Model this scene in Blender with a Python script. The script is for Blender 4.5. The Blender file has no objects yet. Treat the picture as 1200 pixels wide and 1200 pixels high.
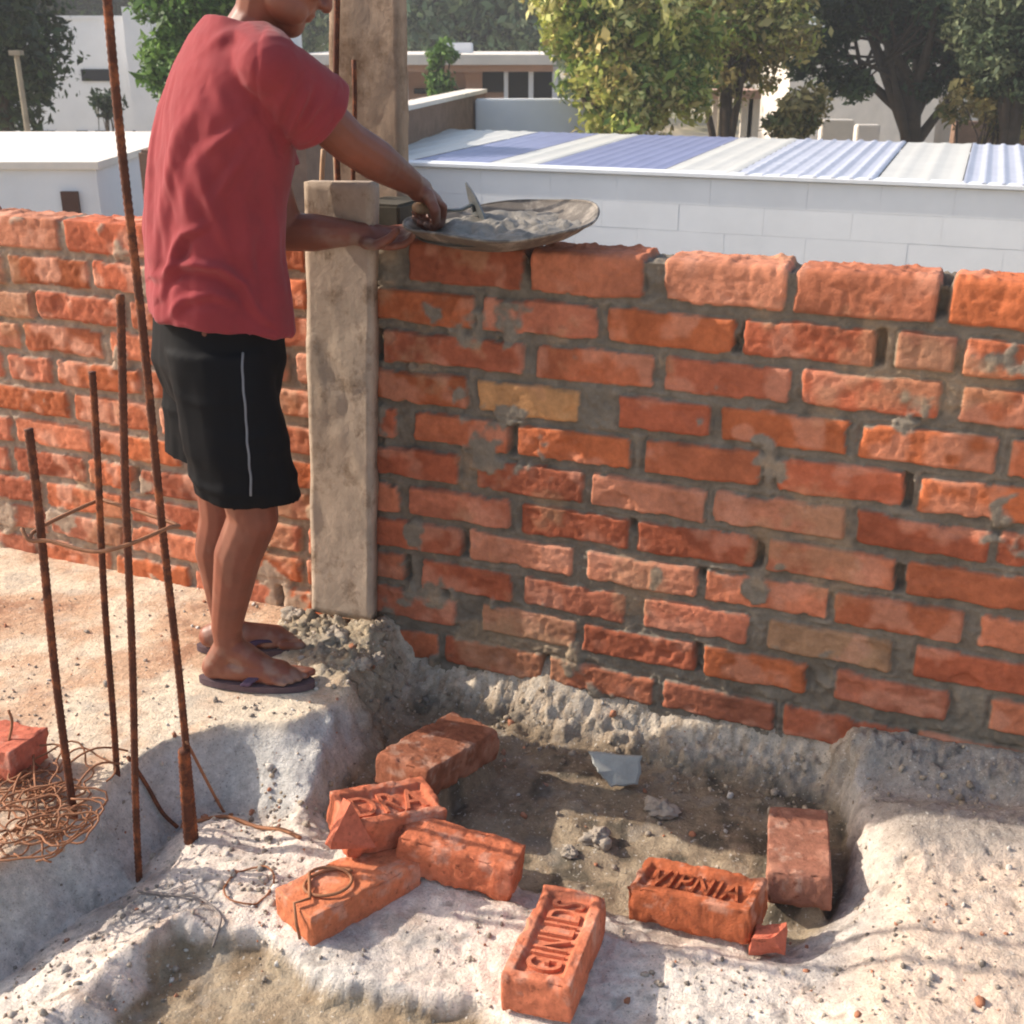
import bpy, bmesh, math, random
import numpy as np
from math import radians, sin, cos, pi
from mathutils import Vector, Matrix, Euler

random.seed(7)
rng = np.random.default_rng(11)
scene = bpy.context.scene
COL = scene.collection

# ------------------------------------------------------------------ camera model
FPX, PITCH, CAMZ = 1370.0, radians(22), 1.42

def ray(px, py):
    x = (px - 600) / FPX
    y = -(py - 600) / FPX
    return np.array([x, cos(PITCH) + y * sin(PITCH), -sin(PITCH) + y * cos(PITCH)])

CAM = np.array([0, 0, CAMZ])

def onz(px, py, z=0.0):          # where the sight line meets a level plane
    r = ray(px, py)
    return CAM + (z - CAMZ) / r[2] * r

def onv(px, py, Y):              # where the sight line meets the depth Y
    r = ray(px, py)
    return CAM + Y / r[1] * r

# ------------------------------------------------------------------ helpers
def lin(r, g, b):
    f = lambda c: c / 12.92 if c <= 0.04045 else ((c + 0.055) / 1.055) ** 2.4
    return np.array([f(r / 255), f(g / 255), f(b / 255)])

def _hash(ix, iy, iz, seed):
    h = (ix * 374761393 + iy * 668265263 + iz * 2147483647 + seed * 974634777) & 0xFFFFFFFF
    h = ((h ^ (h >> 13)) * 1274126177) & 0xFFFFFFFF
    h = (h ^ (h >> 16)) & 0xFFFF
    return h / 65535.0

def vnoise(p, scale, seed=0):
    q = np.asarray(p, float) * scale
    if q.shape[1] == 2:
        q = np.concatenate([q, np.zeros((len(q), 1))], 1)
    i = np.floor(q).astype(np.int64)
    f = q - i
    f = f * f * (3 - 2 * f)
    out = 0
    for a in (0, 1):
        for b in (0, 1):
            for c in (0, 1):
                w = (f[:, 0] if a else 1 - f[:, 0]) * (f[:, 1] if b else 1 - f[:, 1]) * (f[:, 2] if c else 1 - f[:, 2])
                out = out + w * _hash(i[:, 0] + a, i[:, 1] + b, i[:, 2] + c, seed)
    return out * 2 - 1

def fbm(p, scale, octaves=4, seed=0, gain=0.5):
    s, a, o = scale, 1.0, 0
    for k in range(octaves):
        o = o + a * vnoise(p, s, seed + k * 17)
        s *= 2.03
        a *= gain
    return o

def sstep(a, b, x):
    t = np.clip((x - a) / (b - a), 0, 1)
    return t * t * (3 - 2 * t)

def mesh_np(name, verts, faces, mat, parent=None, col=None, smooth=True):
    """verts (n,3), faces (m,3|4) arrays -> ONE mesh object"""
    verts = np.asarray(verts, np.float32)
    faces = np.asarray(faces, np.int32)
    me = bpy.data.meshes.new(name)
    k = faces.shape[1]
    me.vertices.add(len(verts))
    me.vertices.foreach_set('co', verts.ravel())
    me.loops.add(faces.size)
    me.loops.foreach_set('vertex_index', faces.ravel())
    me.polygons.add(len(faces))
    me.polygons.foreach_set('loop_start', np.arange(0, faces.size, k, dtype=np.int32))
    me.polygons.foreach_set('loop_total', np.full(len(faces), k, np.int32))
    if smooth:
        me.polygons.foreach_set('use_smooth', np.ones(len(faces), bool))
    me.update(calc_edges=True)
    me.validate()
    if col is not None:
        at = me.color_attributes.new('Col', 'FLOAT_COLOR', 'POINT')
        c = np.ones((len(verts), 4), np.float32)
        c[:, :3] = col
        at.data.foreach_set('color', c.ravel())
    if mat is not None:
        me.materials.append(mat)
    return link(name, me, parent)

def link(name, me, parent=None):
    o = bpy.data.objects.new(name, me)
    COL.objects.link(o)
    if parent is not None:
        o.parent = parent
    return o

def tag(o, label=None, cat=None, group=None, kind=None):
    if label: o['label'] = label
    if cat: o['category'] = cat
    if group: o['group'] = group
    if kind: o['kind'] = kind
    return o

def empty(name, loc=(0, 0, 0), label=None, cat=None, group=None):
    o = bpy.data.objects.new(name, None)
    o.empty_display_size = 0.1
    COL.objects.link(o)
    o.location = loc
    return tag(o, label, cat, group)

class MB:
    """collects simple shapes into one mesh"""
    def __init__(s):
        s.v, s.f = [], []
    def add(s, v, f):
        n = len(s.v)
        s.v += [tuple(map(float, p)) for p in v]
        s.f += [tuple(i + n for i in q) for q in f]
        return s
    def box(s, c, d, rot=None):
        c = np.array(c, float); d = np.array(d, float) / 2
        v = [np.array([sx, sy, sz]) * d for sz in (-1, 1) for sy in (-1, 1) for sx in (-1, 1)]
        if rot is not None:
            R = np.array(Euler(rot).to_matrix())
            v = [R @ p for p in v]
        return s.add([p + c for p in v], [(0, 2, 3, 1), (4, 5, 7, 6), (0, 1, 5, 4), (2, 6, 7, 3), (0, 4, 6, 2), (1, 3, 7, 5)])
    def tube(s, pts, r, n=8, cap=True):
        pts = [np.array(p, float) for p in pts]
        rr = r if hasattr(r, '__len__') else [r] * len(pts)
        rings, up = [], None
        for i, p in enumerate(pts):
            t = pts[min(i + 1, len(pts) - 1)] - pts[max(i - 1, 0)]
            t = t / (np.linalg.norm(t) + 1e-9)
            if up is None:
                up = np.array([0, 0, 1.0]) if abs(t[2]) < .9 else np.array([1.0, 0, 0])
            a = np.cross(t, up); a /= np.linalg.norm(a) + 1e-9
            up = np.cross(a, t)
            rings.append([p + rr[i] * (cos(2 * pi * k / n) * a + sin(2 * pi * k / n) * up) for k in range(n)])
        v = [q for ring in rings for q in ring]
        f = []
        for i in range(len(pts) - 1):
            for k in range(n):
                f.append((i * n + k, i * n + (k + 1) % n, (i + 1) * n + (k + 1) % n, (i + 1) * n + k))
        if cap:
            f.append(tuple(range(n))[::-1])
            f.append(tuple(range((len(pts) - 1) * n, len(pts) * n)))
        return s.add(v, f)
    def ellipsoid(s, c, r, R=None, n=16, m=10):
        c = np.array(c, float)
        v = []
        for i in range(m + 1):
            th = pi * i / m
            for k in range(n):
                ph = 2 * pi * k / n
                p = np.array([r[0] * sin(th) * cos(ph), r[1] * sin(th) * sin(ph), r[2] * cos(th)])
                if R is not None: p = R @ p
                v.append(p + c)
        f = [(i * n + k, (i + 1) * n + k, (i + 1) * n + (k + 1) % n, i * n + (k + 1) % n) for i in range(m) for k in range(n)]
        return s.add(v, f)
    def cone(s, p0, r0, p1, r1, n=14):
        """tapered limb with round ends"""
        p0 = np.array(p0, float); p1 = np.array(p1, float)
        t = p1 - p0; L = np.linalg.norm(t); t = t / L
        pts, rad = [], []
        for k in range(4):
            a = pi / 2 * k / 4
            pts.append(p0 - t * r0 * cos(a) * .98); rad.append(max(r0 * sin(a), r0 * .06))
        for k in range(5):
            q = k / 4
            pts.append(p0 + t * L * q); rad.append(r0 * (1 - q) + r1 * q)
        for k in range(1, 5):
            a = pi / 2 * k / 4
            pts.append(p1 + t * r1 * sin(a) * .98); rad.append(max(r1 * cos(a), r1 * .06))
        return s.tube(pts, rad, n)
    def chain(s, pts, rad, n=14):
        for i in range(len(pts) - 1):
            s.cone(pts[i], rad[i], pts[i + 1], rad[i + 1], n)
        return s
    def loft(s, rings):
        n = len(rings[0]); v = [q for r in rings for q in r]; f = []
        for i in range(len(rings) - 1):
            for k in range(n):
                f.append((i * n + k, i * n + (k + 1) % n, (i + 1) * n + (k + 1) % n, (i + 1) * n + k))
        f.append(tuple(range(n))[::-1]); f.append(tuple(range((len(rings) - 1) * n, len(rings) * n)))
        return s.add(v, f)
    def build(s, name, mat, parent=None, smooth=False, bevel=0.0):
        me = bpy.data.meshes.new(name)
        me.from_pydata(s.v, [], s.f)
        bm = bmesh.new(); bm.from_mesh(me)
        bmesh.ops.recalc_face_normals(bm, faces=bm.faces)
        if bevel:
            bmesh.ops.bevel(bm, geom=[e for e in bm.edges], offset=bevel, segments=2, affect='EDGES', clamp_overlap=True)
        bm.to_mesh(me); bm.free()
        if smooth:
            for p in me.polygons: p.use_smooth = True
        me.materials.append(mat)
        return link(name, me, parent)
    def skin(s, name, voxel=.005, smooth=4):
        """union of the shapes as one continuous surface: returns verts, tri faces"""
        me = bpy.data.meshes.new(name)
        me.from_pydata(s.v, [], s.f)
        bm = bmesh.new(); bm.from_mesh(me)
        bmesh.ops.recalc_face_normals(bm, faces=bm.faces)
        bm.to_mesh(me); bm.free()
        o = bpy.data.objects.new(name, me); COL.objects.link(o)
        m = o.modifiers.new('r', 'REMESH'); m.mode = 'VOXEL'; m.voxel_size = voxel
        if smooth:
            q = o.modifiers.new('s', 'SMOOTH'); q.factor = .5; q.iterations = smooth
        dg = bpy.context.evaluated_depsgraph_get()
        ev = o.evaluated_get(dg); em = ev.to_mesh()
        n = len(em.vertices); co = np.empty(n * 3, np.float32); em.vertices.foreach_get('co', co)
        no = np.empty(n * 3, np.float32); em.vertices.foreach_get('normal', no)
        em.calc_loop_triangles()
        tri = np.empty(len(em.loop_triangles) * 3, np.int32); em.loop_triangles.foreach_get('vertices', tri)
        ev.to_mesh_clear()
        bpy.data.objects.remove(o); bpy.data.meshes.remove(me)
        return co.reshape(-1, 3).astype(float), no.reshape(-1, 3).astype(float), tri.reshape(-1, 3)

# ------------------------------------------------------------------ materials
def mat(name, color=None, rough=.8, spec=.3, noise_amt=.15, noise_scale=20, bump=.0, bump_scale=80, vcol=False,
        metallic=0.0, spots=None, sheen=0.0, detail=6, bdist=.004):
    m = bpy.data.materials.new(name); m.use_nodes = True
    nt = m.node_tree; N = nt.nodes; Lk = nt.links
    b = N['Principled BSDF']
    b.inputs['Roughness'].default_value = rough
    b.inputs['Specular IOR Level'].default_value = spec
    b.inputs['Metallic'].default_value = metallic
    if sheen:
        b.inputs['Sheen Weight'].default_value = sheen
    tc = N.new('ShaderNodeTexCoord')
    if vcol:
        at = N.new('ShaderNodeVertexColor'); at.layer_name = 'Col'; src = at.outputs['Color']
    else:
        rgb = N.new('ShaderNodeRGB'); rgb.outputs[0].default_value = (*color, 1); src = rgb.outputs[0]
    if noise_amt:
        nz = N.new('ShaderNodeTexNoise'); nz.inputs['Scale'].default_value = noise_scale
        nz.inputs['Detail'].default_value = detail; nz.inputs['Roughness'].default_value = .65
        Lk.new(tc.outputs['Object'], nz.inputs['Vector'])
        mr = N.new('ShaderNodeMapRange'); mr.inputs[1].default_value = .25; mr.inputs[2].default_value = .75
        mr.inputs[3].default_value = 1 - noise_amt; mr.inputs[4].default_value = 1 + noise_amt
        Lk.new(nz.outputs['Fac'], mr.inputs[0])
        mx = N.new('ShaderNodeVectorMath'); mx.operation = 'SCALE'
        Lk.new(src, mx.inputs[0]); Lk.new(mr.outputs[0], mx.inputs['Scale']); src = mx.outputs[0]
    if spots is not None:      # (colour, scale, threshold lo, hi)
        sc, ss, lo, hi = spots
        n2 = N.new('ShaderNodeTexNoise'); n2.inputs['Scale'].default_value = ss; n2.inputs['Detail'].default_value = 8
        n2.inputs['Roughness'].default_value = .7
        Lk.new(tc.outputs['Object'], n2.inputs['Vector'])
        r2 = N.new('ShaderNodeMapRange'); r2.inputs[1].default_value = lo; r2.inputs[2].default_value = hi
        Lk.new(n2.outputs['Fac'], r2.inputs[0])
        mm = N.new('ShaderNodeMix'); mm.data_type = 'RGBA'
        Lk.new(r2.outputs[0], mm.inputs['Factor']); Lk.new(src, mm.inputs['A']); mm.inputs['B'].default_value = (*sc, 1)
        src = mm.outputs['Result']
    Lk.new(src, b.inputs['Base Color'])
    if bump:
        n3 = N.new('ShaderNodeTexNoise'); n3.inputs['Scale'].default_value = bump_scale; n3.inputs['Detail'].default_value = 8
        n3.inputs['Roughness'].default_value = .65
        Lk.new(tc.outputs['Object'], n3.inputs['Vector'])
        bp = N.new('ShaderNodeBump'); bp.inputs['Strength'].default_value = bump; bp.inputs['Distance'].default_value = bdist
        Lk.new(n3.outputs['Fac'], bp.inputs['Height']); Lk.new(bp.outputs[0], b.inputs['Normal'])
    return m

def leafmat(name):
    m = bpy.data.materials.new(name); m.use_nodes = True
    nt = m.node_tree; N = nt.nodes; Lk = nt.links
    b = N['Principled BSDF']; out = N['Material Output']
    at = N.new('ShaderNodeVertexColor'); at.layer_name = 'Col'
    Lk.new(at.outputs['Color'], b.inputs['Base Color'])
    b.inputs['Roughness'].default_value = .55; b.inputs['Specular IOR Level'].default_value = .3
    tr = N.new('ShaderNodeBsdfTranslucent'); Lk.new(at.outputs['Color'], tr.inputs['Color'])
    mx = N.new('ShaderNodeMixShader'); mx.inputs[0].default_value = .3
    Lk.new(b.outputs[0], mx.inputs[1]); Lk.new(tr.outputs[0], mx.inputs[2]); Lk.new(mx.outputs[0], out.inputs['Surface'])
    return m

M = {}
M['ground_rough'] = mat('site_concrete', vcol=True, rough=.94, spec=.15, noise_amt=.3, noise_scale=60, bump=1.0, bump_scale=150, bdist=.006)
def speckle(m):
    nt = m.node_tree; N = nt.nodes; Lk = nt.links; b = N['Principled BSDF']
    src = b.inputs['Base Color'].links[0].from_socket
    tc = N.new('ShaderNodeTexCoord')
    for sc, lo, hi, col, amt in ((150, .60, .70, lin(92, 82, 74), .55), (95, .62, .70, lin(228, 220, 208), .6), (9, .56, .66, lin(150, 146, 140), .35), (320, .58, .7, lin(110, 96, 84), .5)):
        nz = N.new('ShaderNodeTexNoise'); nz.inputs['Scale'].default_value = sc; nz.inputs['Detail'].default_value = 3; nz.inputs['Roughness'].default_value = .6
        mp = N.new('ShaderNodeMapping'); mp.inputs['Location'].default_value = (sc, sc * .3, 1); Lk.new(tc.outputs['Object'], mp.inputs['Vector'])
        Lk.new(mp.outputs[0], nz.inputs['Vector'])
        mr = N.new('ShaderNodeMapRange'); mr.inputs[1].default_value = lo; mr.inputs[2].default_value = hi; mr.inputs[4].default_value = amt
        Lk.new(nz.outputs['Fac'], mr.inputs[0])
        mx = N.new('ShaderNodeMix'); mx.data_type = 'RGBA'; Lk.new(mr.outputs[0], mx.inputs['Factor']); Lk.new(src, mx.inputs['A']); mx.inputs['B'].default_value = (*col, 1)
        src = mx.outputs['Result']
    Lk.new(src, b.inputs['Base Color'])
speckle(M['ground_rough'])
M['brickwall'] = mat('brick_and_mortar', vcol=True, rough=.9, spec=.2, noise_amt=.2, noise_scale=60, bump=.6, bump_scale=220, bdist=.003)
M['brick'] = mat('loose_clay_brick', vcol=True, rough=.92, spec=.15, noise_amt=.26, noise_scale=70, bump=.8, bump_scale=190, bdist=.003, spots=(lin(120, 66, 48), 60, .58, .7))
M['rust'] = mat('rusty_steel', lin(84, 46, 30), rough=.8, spec=.3, noise_amt=.45, noise_scale=40, bump=.6, bump_scale=250, bdist=.001,
                spots=(lin(150, 84, 48), 25, .5, .68))
M['rust_dusty'] = mat('dusty_rusty_steel', lin(128, 118, 112), rough=.9, noise_amt=.3, noise_scale=60)
M['wire'] = mat('binding_wire', lin(146, 98, 68), rough=.7, noise_amt=.3, noise_scale=60)
M['plank'] = mat('mortar_stained_wood', lin(172, 154, 137), rough=.9, spec=.15, noise_amt=.28, noise_scale=9, bump=.5, bump_scale=60, bdist=.004,
                 spots=(lin(112, 92, 74), 13, .52, .7))
M['plank_tall'] = mat('weathered_wood', lin(150, 130, 112), rough=.9, spec=.15, noise_amt=.25, noise_scale=7, bump=.5, bump_scale=60, bdist=.004,
                      spots=(lin(100, 78, 60), 6, .5, .68))
M['shirt'] = mat('red_cotton', lin(136, 52, 56), rough=.9, spec=.1, noise_amt=.14, noise_scale=9, bump=.25, bump_scale=900, bdist=.0008, sheen=.12)
M['shorts'] = mat('black_polyester', lin(11, 11, 15), rough=.8, spec=.15, noise_amt=.1, noise_scale=30, bump=.15, bump_scale=600, bdist=.0008)
M['stripe'] = mat('grey_piping', lin(118, 118, 122), rough=.7)
M['skin'] = mat('brown_skin', vcol=True, rough=.5, spec=.4, noise_amt=.1, noise_scale=40, bump=.2, bump_scale=300, bdist=.0008)
M['hair'] = mat('black_hair', lin(22, 19, 17), rough=.6, spec=.4, noise_amt=.3, noise_scale=120, bump=.8, bump_scale=220, bdist=.004)
M['eye'] = mat('eye_white', lin(210, 200, 190), rough=.3, noise_amt=0)
M['sole'] = mat('worn_rubber', lin(92, 74, 78), rough=.8, noise_amt=.2, noise_scale=50)
M['strap'] = mat('purple_strap', lin(66, 48, 72), rough=.6, noise_amt=.1, noise_scale=50)
M['pan'] = mat('worn_steel_pan', lin(98, 89, 80), rough=.6, spec=.4, noise_amt=.3, noise_scale=25, metallic=.15, bump=.3, bump_scale=90, bdist=.002,
               spots=(lin(150, 140, 128), 12, .5, .62))
M['mortar_wet'] = mat('wet_mortar', lin(128, 120, 109), rough=.55, spec=.5, noise_amt=.3, noise_scale=40, bump=.8, bump_scale=120, bdist=.005)
M['mortar_dry'] = mat('dry_mortar', lin(160, 148, 134), rough=.92, noise_amt=.3, noise_scale=50, bump=.7, bump_scale=150, bdist=.004)
M['steel'] = mat('trowel_steel', lin(120, 124, 126), rough=.4, metallic=.7, noise_amt=.3, noise_scale=40)
M['handle'] = mat('pale_wood_handle', lin(176, 142, 110), rough=.6, noise_amt=.15, noise_scale=30)
M['white_block'] = mat('whitewashed_block', lin(226, 227, 229), rough=.9, spec=.2, noise_amt=.05, noise_scale=3)
M['plaster_white'] = mat('white_plaster', lin(224, 224, 226), rough=.9, spec=.2, noise_amt=.08, noise_scale=1.5)
M['plaster_cream'] = mat('cream_plaster', lin(222, 212, 200), rough=.9, spec=.2, noise_amt=.14, noise_scale=2)
M['plaster_pink'] = mat('pink_plaster', lin(190, 156, 140), rough=.9, spec=.2, noise_amt=.14, noise_scale=2)
M['plaster_brown'] = mat('raw_brick_plaster', lin(132, 106, 90), rough=.95, spec=.1, noise_amt=.25, noise_scale=6, bump=.6, bump_scale=20, bdist=.02)
M['tile_grey'] = mat('dusty_grey_slab', lin(158, 158, 152), rough=.9, noise_amt=.2, noise_scale=30, bump=.5, bump_scale=80)
M['tie'] = mat('dark_timber', lin(74, 68, 58), rough=.9, noise_amt=.3, noise_scale=30)  # plain dark brown-grey for the block between the planks
M['dark'] = mat('dark_opening', lin(40, 40, 46), rough=.6, noise_amt=.1)
M['darkbrown'] = mat('dark_brown_paint', lin(84, 56, 46), rough=.7, noise_amt=.15)
M['sheet_white'] = mat('white_roof_sheet', lin(198, 196, 190), rough=.5, spec=.4, noise_amt=.08, noise_scale=4)
M['sheet_blue'] = mat('blue_roof_sheet', lin(128, 134, 166), rough=.5, spec=.4, noise_amt=.12, noise_scale=4)
M['sheet_pale'] = mat('pale_blue_roof_sheet', lin(182, 185, 198), rough=.5, spec=.4, noise_amt=.12, noise_scale=4)
M['bark'] = mat('grey_bark', lin(70, 58, 48), rough=.95, noise_amt=.3, noise_scale=8, bump=.6, bump_scale=20, bdist=.03)
M['bark_pale'] = mat('pale_bark', lin(150, 138, 120), rough=.95, noise_amt=.25, noise_scale=8)
M['dirt'] = mat('dry_dirt', lin(172, 156, 130), rough=.95, spec=.1, noise_amt=.25, noise_scale=.25, spots=(lin(92, 98, 58), .12, .5, .62))
M['slab'] = mat('slab_concrete', lin(170, 160, 148), rough=.95, noise_amt=.15, noise_scale=3)
M['leaf'] = leafmat('foliage')

# ------------------------------------------------------------------ camera, light, world
cd = bpy.data.cameras.new('camera'); cam = bpy.data.objects.new('camera', cd); COL.objects.link(cam)
cam.location = (0, 0, CAMZ); cam.rotation_euler = (radians(90) - PITCH, 0, 0)
cd.sensor_fit = 'HORIZONTAL'; cd.sensor_width = 36; cd.lens = FPX / 1200 * 36
cd.clip_start = .05; cd.clip_end = 2000
cd.dof.use_dof = True; cd.dof.focus_distance = 2.5; cd.dof.aperture_fstop = 11
scene.camera = cam

SUN_AZ = Vector((-.968, .25)).normalized(); SUN_EL = radians(33)
sd = Vector((SUN_AZ.x * cos(SUN_EL), SUN_AZ.y * cos(SUN_EL), sin(SUN_EL)))
ld = bpy.data.lights.new('sun', 'SUN'); sun = bpy.data.objects.new('sun', ld); COL.objects.link(sun)
ld.energy = 3.8; ld.angle = radians(.6); ld.color = (1.0, .91, .79)
sun.rotation_euler = sd.to_track_quat('Z', 'Y').to_euler()
w = bpy.data.worlds.new('World'); scene.world = w; w.use_nodes = True
nt = w.node_tree; bg = nt.nodes['Background']
sky = nt.nodes.new('ShaderNodeTexSky'); sky.sky_type = 'NISHITA'; sky.sun_disc = False
sky.sun_elevation = SUN_EL; sky.sun_rotation = math.atan2(SUN_AZ.x, SUN_AZ.y) % (2 * pi)
sky.air_density = 1.2; sky.dust_density = 3.0; sky.ozone_density = 1.0
nt.links.new(sky.outputs[0], bg.inputs['Color']); bg.inputs['Strength'].default_value = .15
vs = scene.view_settings; vs.view_transform = 'Standard'; vs.look = 'None'; vs.exposure = 0.7; vs.gamma = 1
scene.cycles.max_bounces = 6; scene.cycles.use_denoising = True
scene.cycles.filter_width = 2.0

# ------------------------------------------------------------------ wall frame
WA = onz(0, 640)
WD = np.array([.924, -.383, 0]); WD /= np.linalg.norm(WD)
WN = np.array([WD[1], -WD[0], 0])          # towards the camera
WH = .985
def wallp(u, z, off=0.0):
    return WA + WD * u + np.array([0, 0, z]) + WN * off
def wall_u(px, py, off=0.0):
    r = ray(px, py); o = WA + WN * off
    t = ((o - CAM) @ WN) / (r @ WN)
    return (CAM + t * r - o) @ WD

# ------------------------------------------------------------------ loose brick poses (loc, yaw, pitch, roll, dims)
BR = {
 'F': ((.077, 1.596, -.044), (72.1, 3.0, -2.3), (.25, .12, .075)),
 'V': ((.345, 1.75, -.066), (-27, -7.5, -4.6), (.235, .112, .075)),
 'R': ((.575, 1.918, -.100), (76.8, 6.0, -5.0), (.25, .12, .075)),
 'B': ((-.163, 2.225, -.066), (57, 9.0, 0.5), (.285, .138, .075)),
 'A': ((-.306, 1.781, -.075), (42.4, 2.8, -3.7), (.25, .12, .075)),
 'C': ((-.100, 1.845, -.045), (-17, 6.0, -4.0), (.235, .09, .08)),
 'D': ((-.250, 1.925, -.008), (30, 10.0, 4.0), (.205, .12, .075)),
 'E': ((-1.114, 2.09, .045), (-17.6, -.3, -5.0), (.25, .12, .075)),
}
def eul(ypr):
    y, p, r = [radians(a) for a in ypr]
    return Euler((r, p, y), 'XYZ')

# ------------------------------------------------------------------ the rough floor
def unp(poly, z):
    return np.array([onz(px, py, z)[:2] for px, py in poly])

def poly_sd(P, poly):
    """distance to polygon edge (positive inside)"""
    n = len(poly); d = np.full(len(P), 1e9); ins = np.zeros(len(P), bool)
    for i in range(n):
        a, b = poly[i], poly[(i + 1) % n]
        e = b - a; wv = P - a
        t = np.clip((wv @ e) / (e @ e + 1e-12), 0, 1)
        q = wv - t[:, None] * e
        d = np.minimum(d, np.hypot(q[:, 0], q[:, 1]))
        c = ((a[1] <= P[:, 1]) != (b[1] <= P[:, 1]))
        with np.errstate(divide='ignore', invalid='ignore'):
            xi = a[0] + (P[:, 1] - a[1]) / (b[1] - a[1]) * e[0]
        ins ^= c & (P[:, 0] < xi)
    return np.where(ins, d, -d)

def ramp(P, outer, inner):
    do = poly_sd(P, outer); di = poly_sd(P, inner)
    t = do / (do + np.maximum(-di, 0) + 1e-6)
    t = np.where(do <= 0, 0, np.where(di >= 0, 1, t))
    return t, do, di

def floor_fields(P):
    """height and colour zones of the unfinished roof floor at points P (n,2)"""
    wob = np.stack([vnoise(P, 9, 3) * .012 + vnoise(P, 28, 5) * .006, vnoise(P, 9, 4) * .012 + vnoise(P, 28, 6) * .006], 1)
    Q = P + wob
    # step from the worker's level (0) down to the ledge level (-.09)
    rim = unp([(-900, 1500), (-300, 1170), (0, 1010), (90, 950), (150, 892), (190, 864), (262, 846), (335, 848), (402, 820), (457, 744)], 0)
    foot = np.concatenate([unp([(-900, 1900), (-300, 1370), (0, 1150), (62, 1104), (150, 1040), (205, 975)], -.17), unp([(255, 922), (318, 945), (352, 950), (425, 892), (470, 800)], -.11)])
    far = np.array([wallp(1.36, 0, -.6)[:2], wallp(12, 0, -.6)[:2], [12, -6], [-9, -6]])
    t1, d1, e1 = ramp(Q, np.concatenate([rim, far]), np.concatenate([foot, far]))
    h = -.09 * t1 - .08 * t1 * np.exp(-np.maximum(e1, 0) / .10) * sstep(-.40, -.56, Q[:, 0])
    # pit
    po = unp([(462, 752), (420, 828), (345, 952), (362, 985), (440, 1016), (590, 1058), (700, 1092), (800, 1112), (930, 1136), (985, 1112), (1032, 1040), (1012, 960), (990, 888), (1000, 872), (800, 830), (600, 790)], -.09)
    pi_ = unp([(482, 838), (440, 890), (385, 960), (400, 985), (520, 1010), (600, 1035), (700, 1065), (800, 1085), (925, 1105), (965, 1085), (992, 1030), (985, 960), (965, 943), (800, 904), (640, 868), (560, 846)], -.18)
    t2, d2, e2 = ramp(Q, po, pi_)
    # rough footing along the wall
    s = (Q - WA[:2]) @ WN[:2]; u = (Q - WA[:2]) @ WD[:2]
    ft = sstep(1.25, 1.4, u) * (1 - sstep(.03, .17, s + vnoise(P, 14, 9) * .03))
    # right mound
    rm = poly_sd(Q, unp([(1045, 935), (1700, 960), (1700, 1700), (1010, 1500), (985, 1190), (1030, 1075)], -.03))
    mound = sstep(-.07, .07, rm)
    rg = poly_sd(Q, unp([(985, 872), (1800, 960), (1800, 1050), (1050, 1010), (1010, 930)], -.05))
    grey_r = sstep(-.04, .05, rg)
    # muddy hollow in front
    mo = unp([(205, 1078), (240, 1090), (300, 1088), (395, 1142), (470, 1156), (565, 1166), (610, 1215), (620, 1400), (60, 1400), (90, 1215), (150, 1130)], -.09)
    mi = unp([(222, 1122), (250, 1124), (300, 1128), (380, 1174), (470, 1190), (555, 1200), (595, 1250), (600, 1400), (140, 1400), (145, 1240), (188, 1150)], -.13)
    t3, d3, e3 = ramp(Q, mo, mi)
    h = h + .075 * ft * (1 - .75 * t2) + .055 * mound + .02 * grey_r
    h = h * (1 - t2) + (-.175) * t2
    t3 = t3 * t3 * (3 - 2 * t3)
    h = h * (1 - t3) + (-.135) * t3
    # pale ridge on the left, above the muddy hollow
    pr = poly_sd(Q, unp([(-100, 1230), (60, 1150), (170, 1075), (232, 1050), (240, 1078), (150, 1125), (60, 1230), (-60, 1330)], -.07))
    h = h + .03 * sstep(-.02, .05, pr)
    # mortar droppings by the plank
    md = poly_sd(Q, unp([(300, 738), (360, 712), (462, 738), (474, 778), (430, 822), (395, 800), (318, 760)], .02))
    mdm = sstep(-.03, .05, md)
    rough = fbm(P, 26, 4, 21, .6)
    h = h + mdm * (.014 + .012 * np.abs(rough))
    # relief by zone
    stone = np.abs(fbm(P, 38, 3, 41, .55))
    slope1 = 4 * t1 * (1 - t1)
    h = h + .0035 * fbm(P, 6, 3, 61) + .0022 * fbm(P, 45, 3, 62) * (.6 + .6 * t1) - .002 * t3 * np.abs(fbm(P, 20, 3, 63))
    h = h + t1 * (1 - t2) * (1 - t3) * (1 - ft) * .004 * np.abs(fbm(P, 18, 3, 64))
    pits = vnoise(P, 34, 81) * .6 + vnoise(P, 70, 82) * .4
    pit_m = t1 * (1 - t2) * (1 - t3) * sstep(.5, .62, pits)
    h = h - pit_m * .003
    h = h + t2 * (.012 * np.abs(fbm(P, 11, 3, 91)) * sstep(.05, .4, vnoise(P, 4, 92) + .2))
    Z = dict(t1=t1, t2=t2, t3=t3, ft=ft, mound=mound, grey_r=grey_r, md=mdm, slope1=slope1, pr=pr, u=u, s=s, stone=stone, pit=pit_m, d1=d1, slope2=4 * t2 * (1 - t2), slope3=4 * t3 * (1 - t3))
    return h, Z

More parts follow.
